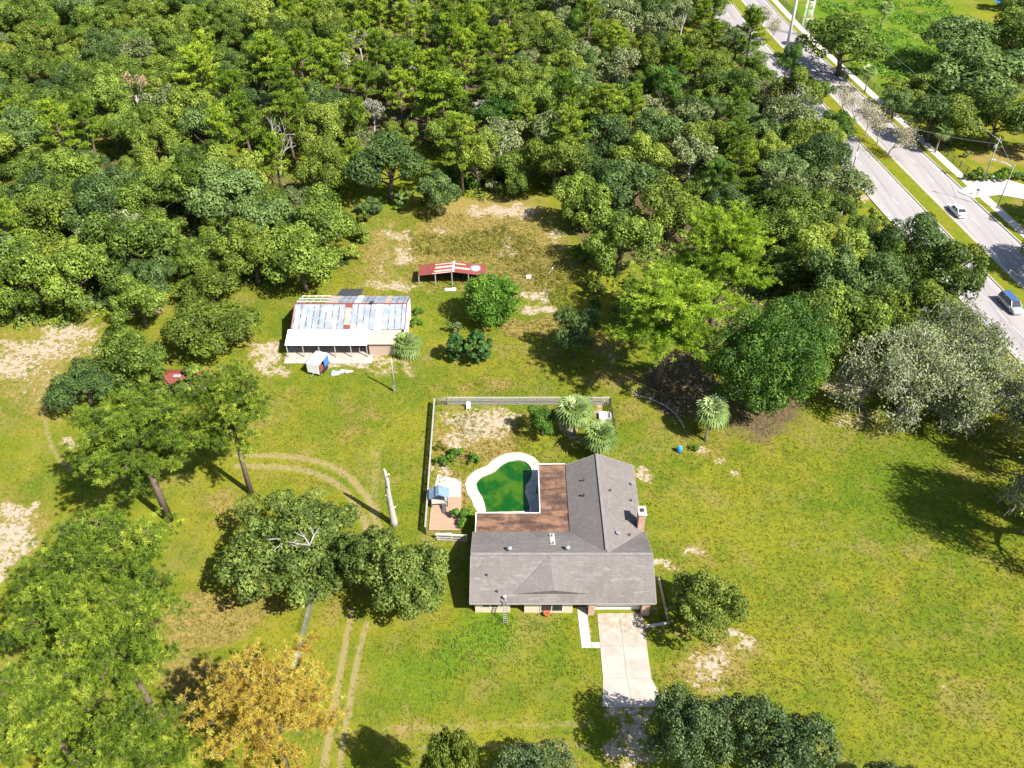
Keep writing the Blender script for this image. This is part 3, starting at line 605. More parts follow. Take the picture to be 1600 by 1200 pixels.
# ---- individually placed trees: kind, u, v, radius px, name, label, crown height (None = as built), group
TREES = [
 ('nmid0',1322,500,64,'oak_tree','dark oak between the tall deep green tree and the mossy oaks',7),
 ('nmid2',1382,498,50,'oak_tree','olive oak touching the top of the mossy oaks',7),
 ('nmid1',1300,430,52,'oak_tree','blue-green oak in the belt between the bright pines and the road',7),
 ('npine0',215,690,100,'pine_tree','tall yellow-green pine with open limbs whose shadow falls on the left lawn',13),
 ('npine1',355,648,72,'pine_tree','slender pine with a long bare trunk above the curved dirt track',13),
 ('npine2',175,900,118,'pine_tree','broad dense green pine beside the white sand patch at the left edge',13),
 ('npine0',185,1010,95,'pine_tree','green pine with a thick leaning bare trunk showing beside the yellow pine',14),
 ('npine1',60,1120,90,'pine_tree','green pine in the bottom left corner of the lot',12),
 ('npine2',205,1192,88,'pine_tree','green pine at the bottom edge just left of the yellow pine',12),
 ('npine1',70,960,70,'pine_tree','green pine at the left edge under the sand patch',11),
 ('noak2',-5,1080,50,'oak_tree','grey-green oak cut off by the left edge among pines',None),
 ('ypine',415,1115,112,'pine_tree','dying pine with orange and yellow needles near the wire fence',10.5),
 ('noak0',455,850,112,'oak_tree','wide spreading oak with pale dead limbs on top, by the bend of the dirt track',5),
 ('noak1',628,893,76,'oak_tree','dark rounded oak standing over the start of the two sandy wheel ruts',6),
 ('noak1',548,868,50,'oak_tree','small oak squeezed between the wide spreading oak and the dark rounded oak',5),
 ('noak2',1105,945,66,'oak_tree','olive green oak beside the garage end of the grey-roofed house',4.2),
 ('ncool0',1085,1150,72,'oak_tree','dark blue-green oak at the foot of the concrete driveway',7),
 ('ncool1',1205,1160,92,'oak_tree','wide blue-green oak with dense small leaves at the bottom edge of the lawn',7),
 ('noak2',698,1208,46,'oak_tree','bright oak top at the bottom edge under the mown tracks',9),
 ('ncool0',835,1225,70,'oak_tree','low leafy oak top at the bottom edge left of the driveway',4),
 ('ncool1',1395,1222,40,'oak_tree','small dark tree top cut by the bottom edge of the open lawn',4),
 ('bigpine',1045,488,92,'pine_tree','bright green pine with twisted pale limbs in front, left one of the bright pair',13),
 ('bigpine',1130,402,82,'pine_tree','bright green pine behind, right one of the bright pair',16),
 ('nbrt0',1205,560,92,'maple_tree','tall dense deep green broadleaf tree behind the lone palm',9.5),
 ('nmid0',1262,520,62,'oak_tree','green oak joined to the right side of the tall deep green tree',7),
 ('nmid1',980,290,64,'oak_tree','silvery green round oak at the right end of the north clearing',7),
 ('nmid0',915,310,46,'oak_tree','green oak overhanging the north clearing from the right',6),
 ('nmid0',970,372,58,'oak_tree','dark green oak behind the left bright pine',7),
 ('nmid2',1050,318,58,'oak_tree','olive oak behind the right bright pine',7),
 ('nmid1',900,515,40,'oak_tree','thin shaded tree on the left of the bright pines',5),
 ('sprawl0',1430,590,112,'live_oak','sprawling live oak draped in grey moss, left one of the mossy group',6),
 ('sprawl1',1540,600,100,'live_oak','live oak thick with grey moss nearest the right edge of the lawn',6),
 ('sprawl1',1500,520,80,'live_oak','greenish mossy live oak leaning over the near road lane',6),
 ('sprawl0',1738,752,125,'live_oak','live oak past the right edge with its branchy shadow on the lawn',11),
 ('sprawl1',1725,655,105,'live_oak','live oak beyond the right edge beside the mossy group',10),
 ('nround',768,468,44,'bay_tree','round bright green tree standing alone between the red shed and the fenced yard',None),
 ('cedar',713,542,17,'cedar_tree','small dark cedar, left of the pair below the round tree',None),
 ('cedar',747,544,20,'cedar_tree','small bluish cedar, right of the pair below the round tree',None),
 ('nmid2',322,505,76,'oak_tree','loose pale oak with mossy limbs left of the metal barn',5),
 ('nmid2',325,440,52,'oak_tree','thin yellowish tree on the far side of the loose pale oak',4.5),
 ('nmid1',130,600,54,'oak_tree','low feathery dark tree beside the sandy wheel tracks',3.6),
 ('nmid0',205,556,52,'oak_tree','leafy olive tree between the feathery tree and the loose pale oak',5),
 ('nmid0',215,470,44,'oak_tree','green tree behind the leafy olive tree at the sand bend',5),
 ('nmid0',500,345,62,'oak_tree','round dark oak on the left rim of the rocky clearing',7),
 ('nmid0',468,400,62,'oak_tree','dense dark oak right behind the barn roof',6.5),
 ('nmid1',405,352,60,'oak_tree','dark oak left of the dense oak behind the barn',7),
 ('nmid1',350,300,62,'oak_tree','dark oak in the wood north of the loose pale oak',7),
 ('nmid0',200,385,72,'oak_tree','big dark oak bulging over the top of the left sand field',7.5),
 ('nmid2',65,345,70,'oak_tree','yellow-green oak at the left edge of the wood',7.5),
 ('nmid0',40,420,60,'oak_tree','green oak on the rim of the sand at the left edge',7),
 ('nmid0',110,430,55,'oak_tree','green oak over the dark entrance of the sandy track',7),
 ('nmid0',10,448,46,'oak_tree','lowest green oak at the left edge above the sand',6),
 ('nmid1',605,255,62,'oak_tree','grey-green oak with a rounded top at the upper left of the clearing',7.5),
 ('nmid1',682,298,36,'oak_tree','small grey-green oak hanging over the top of the clearing',5),
 ('nmid0',1322,66,64,'oak_tree','large dark oak alone on the green field side of the road fence',8),
 ('nmid1',1545,112,92,'live_oak','huge dark mossy live oak at the right edge by the green field',8.5),
 ('nmid1',1500,60,62,'oak_tree','dark oak at the top right behind the bright green field',8),
 
 ('nmid0',1590,60,60,'oak_tree','dark oak in the top right corner near the blue water',9),
 ('nmid2',1432,138,40,'oak_tree','brownish oak at the near side of the bright green field',5),
 ('nmid1',1402,158,28,'oak_tree','blue-green tree behind the roadside fence',4),
 ('nmid1',1462,180,40,'oak_tree','grey-green oak behind the roadside palm',6),
 ('nmid2',1500,180,52,'oak_tree','olive oak at the back of the neighbour lawn',6.5),
 ('nmid0',1560,185,50,'oak_tree','green oak right behind the utility pole on the neighbour lawn',6.5),
 ('nmid0',1690,380,70,'oak_tree','oak past the right edge that shades the far lane',7),
 ('nmid0',1668,310,50,'oak_tree','oak past the right edge that shades the neighbour drive',6),
 ('brt0',848,655,27,'small_tree','small broadleaf tree inside the fenced yard, left of the two palms'),
 ('brt0',1232,92,24,'small_tree','bright small tree at the wood edge below the tall steel pole'),
 ('brt1',1288,140,18,'small_tree','bright small tree beside the near lane, second from the tall steel pole'),
 ('brt0',1310,195,28,'small_tree','bright leafy tree leaning over the near lane opposite the pale median trees'),
 ('pine0',1175,45,24,'pine_tree','pine at the far end of the wood by the road'),
]
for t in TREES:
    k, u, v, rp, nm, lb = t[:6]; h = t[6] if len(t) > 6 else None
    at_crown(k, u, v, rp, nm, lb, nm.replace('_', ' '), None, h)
# shrubs
for k, u, v, rp, lb in [('gshrub',712,512,14,'pale grey shrub at the foot of the round tree'),('shrub',651,487,10,'dark shrub against the right gable wall of the barn, far one'),('shrub',649,503,11,'green shrub against the right gable wall of the barn, near one'),
  ('shrub',712,711,15,'bright green bush in the fenced yard above the pool'),('shrub',690,722,13,'smaller green bush by the left fence of the yard'),('shrub',742,716,12,'green bush touching the far edge of the white pool deck'),('shrub',724,805,19,'bright bush between the wooden deck and the pool'),
  ('weed',690,697,12,'brownish weed clump in the left of the sandy yard'),('shrub',205,600,26,'green bush on the left of the half hidden red roof'),('under0',262,592,44,'dark green bush covering the middle of the half hidden red roof'),('under2',222,590,28,'olive bush over the left end of the half hidden red roof'),('under0',302,604,27,'green bush in front of the right end of the half hidden red roof'),('shrub',240,560,26,'green bush behind the half hidden red roof'),
  ('shrub',1085,700,8,'tiny bush between the blue barrel and the lone palm'),('shrub',740,283,18,'light green shrub at the top rim of the clearing'),('shrub',700,600,0.1,'x'),('gshrub',770,290,16,'dark shrub at the top rim of the clearing'),('shrub',860,285,16,'fan leaved shrub at the top right rim of the clearing'),
  ('shrub',1145,318,16,'bright shrub in the gap of the wood right of the bright pines'),('shrub',680,1195,14,'bright shrub at the bottom edge near the mown tracks'),('gshrub',1512,240,8,'small shrub by the neighbour lawn, left'),('shrub',1530,265,7,'small shrub on the neighbour lawn'),('shrub',1570,268,9,'shrub on the neighbour lawn by the street lamp')]:
    if rp > 1: at_crown(k, u, v, rp, 'shrub', lb, 'shrub')
hedge = [(1515+i*13, 277-i*.2) for i in range(9)]
for i, (u, v) in enumerate(hedge): at_crown('shrub', u, v, 10, 'hedge_shrub', 'clipped dark shrub in the hedge between the neighbour lawn and its pale drive', 'shrub', 'hedge shrubs along the neighbour drive')
# palms
for s, u, v, base, Rr, lb in [(1,900,640,4.4,2.7,'fan palm nearest the back fence corner of the yard'),(2,940,680,3.6,2.5,'fan palm right behind the far gable of the house'),(3,1110,648,4.6,2.5,'lone fan palm on the lawn beside the blue barrel'),
  (4,637,538,1.7,2.5,'low fan palm at the right end of the barn'),(5,1330,285,4.0,2.7,'fan palm with wide crown on the near side of the road'),(6,1473,203,5,2.3,'fan palm with yellow dead fronds behind the roadside fence'),(7,1272,38,6,2.3,'palm left of the large dark oak across the road'),
  (8,1360,112,5,2.3,'palm right of the large dark oak across the road'),(9,1385,12,6,2.5,'palm standing out on the bright green field'),(10,1253,62,5,2.2,'palm at the roadside fence behind the tall steel pole')]:
    p = P(u, v, base); place('palm_tree', palm(500+s, base, Rr, 40 if s < 5 else 26, .9 if s == 3 else .25), (p.x, p.y, 0), lb, 'palm tree', rz=0)

# ------------------------------------------------------------------ the woods: each tree its own object, spread over the ground
def scatter(poly, n, dmin, rng, avoid):
    xs = [p[0] for p in poly]; ys = [p[1] for p in poly]; out = []; tries = 0
    while len(out) < n and tries < n*60:
        tries += 1; x = rng.uniform(min(xs), max(xs)); y = rng.uniform(min(ys), max(ys))
        if not inpoly(np.array([x]), np.array([y]), poly)[0]: continue
        if all((x-a)**2+(y-b)**2 > dmin*dmin for a, b in out) and all((x-a)**2+(y-b)**2 > (dmin*.85)**2 for a, b in avoid): out.append((x, y))
    return out
def CP(l, z=6): return [tuple(P(u, v, z)[:2]) for u, v in l]
placed = [(o.location.x, o.location.y) for o in COL.objects if o.get('category') and 'tree' in o['category']] + [(o.location.x, o.location.y) for o in COL.objects if o.get('category') in ('oak tree', 'live oak')]
north = CP([(-120,-40),(1112,-40),(1132,30),(1165,75),(1215,120),(1262,165),(1300,215),(1312,262),(1240,300),(1120,290),(1060,250),(900,255),(840,262),(760,268),(715,262),(700,235),(640,200),(560,240),(520,290),(440,300),(300,250),(150,290),(0,290),(-120,330)])
west = CP([(-120,330),(0,290),(150,290),(300,250),(440,300),(420,400),(300,400),(270,360),(240,430),(140,445),(60,462),(-120,488)])
east = CP([(1000,260),(1120,290),(1240,300),(1325,330),(1400,365),(1470,425),(1520,470),(1500,500),(1420,520),(1300,480),(1200,440),(1200,330),(1100,330),(1000,330)])
east = CP([(1215,345),(1300,318),(1345,345),(1400,375),(1462,425),(1500,462),(1480,490),(1400,505),(1330,470),(1240,450),(1205,400)])
beyond = CP([(1560,-40),(1800,-40),(1800,230),(1600,215),(1590,120)])
fr = random.Random(5)
east2 = CP([(1090,200),(1180,190),(1270,185),(1315,240),(1330,300),(1215,350),(1190,330),(1100,325)])
pn = scatter(north, 600, 6.3, fr, placed); pw = scatter(west, 90, 7.2, fr, placed); pe = scatter(east, 60, 6.6, fr, placed); pe += scatter(east2, 40, 6.0, fr, placed+pn+pe); pb = scatter(beyond, 30, 8, fr, placed)
cnt = {'o': 0, 'p': 0}
WOODS = {'oak': ('oak_tree','dark green oak','oak tree','oaks of the woods north and west of the barn'),
 'cool': ('blue_green_oak','blue-green oak','laurel oak','blue-green oaks of the woods'), 'olive': ('scrub_oak','olive green oak','scrub oak','olive oaks of the woods'),  # ordinary oaks told apart by leaf tone only, no species meant
 'moss': ('mossy_tree','pale mossy tree','mossy tree','pale mossy trees of the woods'), 'pine': ('pine_tree','bright yellow-green pine','pine tree','bright pines of the woods'),
 'pined': ('pine_tree','deeper green pine','pine tree','deep green pines of the woods'), 'brt': ('broadleaf_tree','fresh green broadleaf tree','broadleaf tree','fresh green trees of the woods'),
 'grey': ('bare_tree','nearly leafless grey tree','bare tree','grey bare trees of the woods')}
NV = {'oak': 5, 'cool': 3, 'olive': 3, 'moss': 3, 'pine': 4, 'pined': 2, 'brt': 2, 'grey': 1}
def zone(u, v):
    for u0, u1, v0, v1, t in ((-900,330,-900,70,'in the far rows at the top left'),(330,760,-900,70,'in the far rows above the bare snag'),(760,2000,-900,80,'in the far rows beside the bend of the road'),
        (-900,120,0,250,'by the left edge of the woods'),(120,300,0,250,'around the brown withered tree'),(300,420,0,330,'left of the bare white snag'),(420,560,0,330,'right of the bare white snag'),
        (560,740,0,150,'in the middle of the woods'),(560,740,0,330,'above the top left of the clearing'),(740,900,0,160,'deep in the woods north of the clearing'),(740,900,0,330,'along the top rim of the clearing'),
        (900,1060,0,330,'north of the silvery oak'),(1060,2000,80,200,'next to the near lanes of the road'),(1060,2000,200,340,'near the roadside fan palm')):
        if u0 <= u < u1 and v0 <= v < v1: return t
    return 'between the bright pines and the road' if u > 900 else 'over the sand field at the left'
def woods(pts, w):
    for x, y in pts:
        u, v = proj(x, y, 8)
        wt = dict(w)
        if w.get('auto'):
            wt = {'oak': 3, 'cool': 1.6, 'olive': 1.6, 'moss': .3, 'pine': .25, 'pined': .2, 'brt': .4, 'grey': .05}
            if 400 < u < 760: wt.update(pine=1.5+2.5*(v < 150), pined=1.0, moss=.9, grey=.4 if v < 200 else .1, oak=1.5, cool=1)
            elif u >= 760: wt.update(pine=.6, pined=.5, moss=2.0, grey=.25, cool=1.5, olive=1.5, oak=2)
            elif v > 60: wt.update(pine=.35, olive=2)
        k = fr.choices(list(wt), list(wt.values()))[0]
        if (x-0)**2 < 0: continue
        nm, lb, ct, gr = WOODS[k]; zn = zone(u, v);  lb += ' '+zn; gr += ' '+zn; parts, Rr, zc = PT[k+str(fr.randrange(NV[k]))]
        sc = fr.uniform(.68, 1.28)*(.97 if y > 180 else 1)
        if k in ('pine', 'pined'): sc = fr.uniform(.72, 1.0)
        place(nm, parts, (x, y, 0), lb, ct, gr, sc, fr.uniform(0, 6.28), sc*fr.uniform(.85, 1.25))
woods(pn, {'auto': 1}); woods(pw, {'oak': 5, 'cool': 2, 'olive': 2.2, 'moss': .2, 'pined': .3})
woods(pe, {'oak': 3, 'cool': 1.5, 'olive': 2.2, 'moss': 1.4}); woods(pb, {'oak': 3, 'cool': 2})
edge = [[(560,345),(600,325),(660,330),(700,300),(735,292),(780,290),(830,287),(880,290),(905,330),(915,380)],[(250,440),(300,432),(360,438),(420,452),(470,452),(520,440),(560,395),(568,350)],[(0,498),(60,488),(120,478),(170,488)],
 [(930,500),(925,440),(905,400)],[(1220,650),(1250,600),(1285,560),(1330,545)],[(1130,120),(1160,150),(1205,190),(1250,225),(1285,260)],[(1310,300),(1345,350),(1385,400),(1440,470)]]
for ln in edge:
    for a, b in zip(ln, ln[1:]):
        A_, B_ = P(*a), P(*b); k = max(1, int((B_-A_).length/3.2))
        for i in range(k):
            q = A_.lerp(B_, (i+fr.random())/k); kd = fr.choice(['under0','under1','under2']); pr_ = PT[kd]; sc = fr.uniform(.7, 1.3)
            place('bush', pr_[0], (q.x+fr.gauss(0, .7), q.y+fr.uniform(.3, 2.2), 0), {'under0': 'dark green', 'under1': 'blue-green', 'under2': 'olive'}[kd]+' bush at the foot of the trees where the woods meet the open ground', 'bush', {'under0': 'dark green', 'under1': 'blue-green', 'under2': 'olive'}[kd]+' bushes along the foot of the woods', sc, None, sc*fr.uniform(.8, 1.3))
for u, v, k, rp in [(90,195,'pine1',26),(690,150,'pine2',46),(415,90,'pine0',34),(505,100,'pine3',32),(660,115,'pine1',30),(310,110,'pine2',34),(945,170,'pined0',36),(890,210,'pined1',34),(360,150,'pine3',30),(720,220,'pined0',30)]:
    parts, Rr, zc = PT[k]; p = P(u, v, 11); sc = rp*depth(p)/FPX/Rr; nm, lb, ct, gr = WOODS['pine']
    place(nm, parts, (p.x, p.y, 0), lb+' standing tallest among the oaks', ct, 'tallest bright pines of the woods', sc, None, 1.05)
p = P(207,138,8); place('dead_tree', PT['brown0'][0], (p.x, p.y, 0), 'dead tree with a brown withered crown in the upper left of the woods', 'dead tree', None, 1.15, 0, 1.35)
mb, e = branching(77, 3.6, .22, 3, 3, .55, wob=.3, up=.15); p = P(432,262,4)
t = thing('dead_tree', (p.x, p.y, 0), 'bare white forked snag standing in the woods above the dark oaks', 'dead tree'); t.scale = (1.0,1.0,1.45); link('trunk', mb.mesh('trunk', 'pale_bark'), t)
def undergrowth():
    rg = np.random.default_rng(8); Xs, Ys = [], []
    for poly, k in ((north, 5200), (west, 800), (east, 500), (east2, 350), (CP([(930,330),(1100,300),(1230,340),(1300,440),(1250,500),(1120,520),(960,520)], 0), 500)):
        xs = [p[0] for p in poly]; ys = [p[1] for p in poly]; X = rg.uniform(min(xs), max(xs), k*2); Y = rg.uniform(min(ys), max(ys), k*2); m = inpoly(X, Y, poly); Xs.append(X[m][:k]); Ys.append(Y[m][:k])
    X = np.concatenate(Xs); Y = np.concatenate(Ys); n = len(X); nl = 26; h = .5+1.5*rg.random(n)**2; w = .6+.8*rg.random(n)
    d = rnd_dirs(n*nl, rg, .6); d[:, 2] = np.abs(d[:, 2]); L = np.stack([np.repeat(X, nl), np.repeat(Y, nl), np.zeros(n*nl)], 1)+d*np.stack([np.repeat(w, nl)]*2+[np.repeat(h, nl)], 1)
    V, F = cards(L, d+np.array([0,0,.4]), .5, rg, .6, .5); t = np.clip(np.repeat(rg.random(n), nl)*.6+rg.normal(size=n*nl)*.15+.2, 0, 1)
    tag(link('undergrowth', npmesh('undergrowth', V, F, 'oak_leaf', np.repeat(t, 4))), 'low tangled undergrowth covering the floor of the woods', kind='stuff')
undergrowth()
def field_weeds():
    rg = np.random.default_rng(18); poly = GP([(1262,0),(1300,40),(1345,100),(1400,170),(1480,175),(1510,120),(1500,60),(1480,0),(1480,-30),(1262,-30)]); xs = [p[0] for p in poly]; ys = [p[1] for p in poly]
    X = rg.uniform(min(xs), max(xs), 5200); Y = rg.uniform(min(ys), max(ys), 5200); m = inpoly(X, Y, poly) & (np.sin(X*.35+Y*.12)+np.sin(Y*.5-X*.1)+rg.normal(size=5200)*.8 > -.4) & (X > 92); X, Y = X[m], Y[m]; n = len(X); nl = 14
    h = .3+.9*rg.random(n)**2; w = .7+.7*rg.random(n); d = rnd_dirs(n*nl, rg, .6); d[:, 2] = np.abs(d[:, 2]); L = np.stack([np.repeat(X, nl), np.repeat(Y, nl), np.zeros(n*nl)], 1)+d*np.stack([np.repeat(w, nl)]*2+[np.repeat(h, nl)], 1)
    V, F = cards(L, d+np.array([0,0,.6]), .55, rg, .6, .4); t = np.clip(np.repeat(rg.random(n), nl)*.5+rg.normal(size=n*nl)*.12+.3, 0, 1)
    tag(link('field_weeds', npmesh('field_weeds', V, F, 'shrub_leaf', np.repeat(t, 4))), 'lush bright green weeds growing over the field across the road', kind='stuff')
    poly = GP([(640,365),(700,372),(790,352),(870,400),(900,430),(905,520),(840,445),(770,400),(650,400)]); xs = [p[0] for p in poly]; ys = [p[1] for p in poly]
    X = rg.uniform(min(xs), max(xs), 2600); Y = rg.uniform(min(ys), max(ys), 2600); m = inpoly(X, Y, poly); X, Y = X[m], Y[m]; n = len(X); nl = 12; h = .35+.7*rg.random(n); w = .3+.35*rg.random(n)
    d = rnd_dirs(n*nl, rg, .8); d[:, 2] = np.abs(d[:, 2]); L = np.stack([np.repeat(X, nl), np.repeat(Y, nl), np.zeros(n*nl)], 1)+d*np.stack([np.repeat(w, nl)]*2+[np.repeat(h, nl)], 1)
    V, F = cards(L, d+np.array([0,0,.5]), .26, rg, .45, .6); t = np.clip(np.repeat(rg.random(n), nl)*.6+rg.normal(size=n*nl)*.12+.2, 0, 1)
    yp = [(-9.6,70.5),(-9.9,83.5),(3,83.8),(6,80),(6,71.5),(2.6,71.5),(1.5,75.5),(-3.5,74.5),(-5.5,71)]; X2 = rg.uniform(-10, 6, 900); Y2 = rg.uniform(70, 84, 900); m2 = inpoly(X2, Y2, yp) & ((np.sin(X2*.9)+np.cos(Y2*.8+X2*.3)+rg.normal(size=900)*.7) > .5); X2, Y2 = X2[m2], Y2[m2]; n2 = len(X2)
    h2 = .2+.4*rg.random(n2); w2 = .18+.25*rg.random(n2); d = rnd_dirs(n2*nl, rg, .8); d[:, 2] = np.abs(d[:, 2]); L = np.stack([np.repeat(X2, nl), np.repeat(Y2, nl), np.zeros(n2*nl)], 1)+d*np.stack([np.repeat(w2, nl)]*2+[np.repeat(h2, nl)], 1)
    V2, F2 = cards(L, d+np.array([0,0,.5]), .18, rg, .45, .6); t2 = np.clip(np.repeat(rg.random(n2), nl)*.6+rg.normal(size=n2*nl)*.12+.2, 0, 1)
    tag(link('yard_weeds', npmesh('yard_weeds', V2, F2, 'weed_leaf', np.repeat(t2, 4))), 'scruffy brownish weeds in the sandy fenced yard', kind='stuff')
    tag(link('tall_weeds', npmesh('tall_weeds', V, F, 'weed_leaf', np.repeat(t, 4))), 'tall golden weeds around the red pole shed', kind='stuff')
field_weeds()
# dead pale limbs poking out of the wide oak, and bare twigs in the mossy pair
for u, v, z, a0 in ((484,852,7.2,1.2),(448,846,7.0,3.2)):
    p = P(u, v, z); mb = MB(); r_ = random.Random(u)
    for k in range(3):
        a = a0+k*1.1; q = [p, p+Vector((math.cos(a)*.9, math.sin(a)*.9, .5)), p+Vector((math.cos(a)*2.1, math.sin(a)*2.1, .5+.4*k))]; mb.tube(q, [.11,.08,.03], 6)
        mb.tube([q[1], q[1]+Vector((math.cos(a+.8)*.9, math.sin(a+.8)*.9, .7))], [.07,.03], 5)
    ot = [o for o in COL.objects if o.get('label', '').startswith('wide spreading oak')][0]
    me = mb.mesh('dead_limb', 'branch_grey', None); bpy.context.view_layer.update(); me.transform(ot.matrix_world.inverted() if ot.matrix_world.translation.length > 1 else (Matrix.Translation(ot.location) @ ot.rotation_euler.to_matrix().to_4x4() @ Matrix.Diagonal((*ot.scale, 1))).inverted()); link('dead_limb', me, ot)
# pale wispy trees on the median
for i, (u, v, s) in enumerate([(1192,26,1.5),(1208,46,1.5),(1238,86,.8),(1320,158,1.5),(1340,176,1.5),(1358,192,1.6),(1376,207,1.6),(1392,222,1.6)]):
    mb, ends = branching(600+i, 1.3, .09, 4, 3, .55, wob=.25, up=.18, min_r=.014); rg = np.random.default_rng(i)
    E = np.array([tuple(q[0]) for q in ends]); k = rg.choice(len(E), 1300); L = E[k]+rg.normal(size=(1300, 3))*.35
    V, F = cards(L, np.tile([0,0,1.], (1300, 1)), .17, rg, .4, 1.); p = P(u, v, 3)
    tm = [('trunk', mb.mesh('trunk', 'branch_grey')), ('crown', npmesh('crown', V, F, 'wispy_leaf', np.repeat(rg.random(1300), 4)))]
    place('median_tree', tm, (p.x, p.y, .1), 'pale wispy half-bare tree growing on the grass median', 'tree', 'pale trees on the road median', 1.15*s, None, 1.1*s)

# ------------------------------------------------------------------ the grey-roofed house
n = NT('patio_roofing'); a = n.noise(.6, 5, .65); b = n.noise(.9, 4, .6, n.mapping((.25, 1.6, 1))); c = n.noise(5, 3, .6); w_ = n.n.new('ShaderNodeTexWave'); w_.inputs['Scale'].default_value = 1.1; w_.bands_direction = 'X'; n.L(n.tc.outputs['Object'], w_.inputs['Vector'])
col = n.mix(n.step(a, .36, .62), (.080,.045,.033), (.21,.118,.072)); col = n.mix(n.math('MULTIPLY', n.step(b, .44, .62), .8), col, (.045,.028,.024)); col = n.mix(n.math('MULTIPLY', n.step(c, .55, .75), .4), col, (.36,.23,.15))
col = n.mix(n.math('MULTIPLY', n.step(w_.outputs['Fac'], .93, 1), .25), col, (.07,.04,.03)); n.done(col, .75, .2)
mat('fascia_brown', (.16,.13,.115), (.12,.10,.09), 2, .8, .2)
hs = thing('house', (5, 56, 0), 'long low house with grey shingle roofs, a rear wing and a brown patio roof', 'house')
EZ, RZ, Y0, Y1, YR = 2.6, 4.62, 50.9, 60.35, 55.65
mb = MB().slab([(-4.4,Y0,EZ),(15,Y0,EZ),(15,YR,RZ),(-4.4,YR,RZ)], .14).slab([(-4.4,YR,RZ),(15,YR,RZ),(15,Y1,EZ),(-4.4,Y1,EZ)], .14)
mr = mb.build('roof', 'shingle', hs)
XL, XR, XM, YW, RW = 6.5, 14.72, 10.2, 70.7, 4.56
mb = MB().slab([(XL,56,EZ),(XM,56,RW),(XM,YW,RW),(XL,YW,EZ)][::-1], .14).slab([(XM,56,RW),(XR,56,EZ),(XR,YW,EZ),(XM,YW,RW)][::-1][::-1], .14)
wr = mb.build('wing_roof', 'shingle_side', hs)
A_, F_, L_, Q_ = (4.05,55.6,4.66), (4.35,51.7,3.66), (.2,51.75,3.03), (8.2,51.75,3.03)
mb = MB(); mb.face([A_, L_, F_]); mb.face([A_, F_, Q_]); mb.build('front_gable_left', 'shingle_side', hs)
MB().face([L_, (4.35,51.79,2.9), F_]).face([F_, (4.35,51.79,2.9), Q_]).build('gable_face', 'fascia_brown', hs)
mat('ridge_shingle', (.22,.20,.195), (.16,.15,.145), 2, .9, .1)
mb = MB(); mb.bar((-4.4,YR,RZ+.03),(15,YR,RZ+.03),.34,.035).bar((XM,56.3,RW+.03),(XM,YW,RW+.03),.34,.035); mb.build('ridge_cap', 'ridge_shingle', mr, root=hs)
mb = MB(); mb.box(-4.4,15,Y0-.03,Y0-.003,EZ-.24,EZ-.02).box(-4.43,-4.403,Y0,Y1,EZ-.2,EZ-.03)
for x in (-4.43, 15.003):
    for (ya, za, yb, zb) in ((Y0,EZ,YR,RZ),(YR,RZ,Y1,EZ)): mb.bar((x+.013,ya,za-.1),(x+.013,yb,zb-.1),.03,.2)
mb.box(XR+.003,XR+.03,60.6,YW,EZ-.22,EZ-.02); mb.bar((XL,YW+.02,EZ-.1),(XM,YW+.02,RW-.1),.03,.2).bar((XM,YW+.02,RW-.1),(XR,YW+.02,EZ-.1),.03,.2); mb.build('fascia', 'soffit', hs)
mb = MB().box(-3.9,-.2,51.55,59.7,0,2.5).box(-.2,1.3,52.6,59.7,0,2.5).box(1.3,6.4,51.5,59.7,0,2.5).box(6.4,8.0,52.6,59.7,0,2.5).box(8.0,14.5,52.0,59.7,0,2.5).box(7.05,14.2,59.7,70.2,0,2.5)
for x0, x1 in ((-3.9,-3.7),(14.3,14.5)): mb.face([(x0,51.6,2.5),(x0,59.7,2.5),(x0,YR,4.35)]).face([(x1,51.6,2.5),(x1,YR,4.35),(x1,59.7,2.5)])
mb.face([(7.05,70.2,2.5),(XM,70.2,4.2),(14.2,70.2,2.5)]); mb.build('wall', 'cream_paint', hs)
MB().box(-4.3,14.9,Y0+.02,51.9,2.36,2.4).build('soffit', 'soffit', hs)
g = MB().box(8.75,13.55,51.88,51.97,.06,2.15).build('garage_door', 'white_paint', hs)
mb = MB(); [mb.box(8.8,13.5,51.865,51.878,z,z+.03) for z in (.6,1.12,1.64)]; mb.build('door_groove', 'soffit', g, root=hs)
MB().box(8.05,8.7,51.15,51.98,0,2.38).build('brick_column', 'brick_pale', hs); MB().box(13.65,14.5,51.15,51.98,0,2.38).build('brick_column', 'brick_pale', hs)
MB().box(8.0,14.6,51.3,51.86,2.14,2.36).build('garage_lintel', 'white_paint', hs)
d = MB().box(6.6,7.5,52.52,52.59,.05,2.1).build('front_door', 'dark_wood', hs); MB().box(7.36,7.42,52.47,52.52,1,1.1).build('handle', 'chrome', d, root=hs)
for x0, x1, yy, z0 in ((-3.2,-1.4,51.52,1.0),(-.1,1.1,52.57,.9),(3.0,5.4,51.47,.4)):
    f = MB().box(x0,x1,yy-.04,yy+.02,z0,2.1).build('window', 'white_paint', hs); MB().box(x0+.08,(x0+x1)/2-.04,yy-.052,yy-.042,z0+.08,2.02).box((x0+x1)/2+.04,x1-.08,yy-.052,yy-.042,z0+.08,2.02).build('pane', 'glass_dark', f, root=hs)
for y0 in (62.5,65.5,68):
    f = MB().box(14.205,14.26,y0,y0+1.3,1,2.1).build('window', 'white_paint', hs); MB().box(14.262,14.27,y0+.08,y0+1.22,1.08,2.02).build('pane', 'glass_dark', f, root=hs)
ch = MB().box(14.1,14.85,60.55,61.75,0,5.15).build('chimney', 'brick_pale', hs); MB().box(14.0,14.95,60.45,61.85,5.15,5.27).build('chimney_cap', 'white_concrete', ch, root=hs)
MB().box(14.28,14.66,60.95,61.35,5.275,5.42).build('flue', 'dark_metal', ch, root=hs)
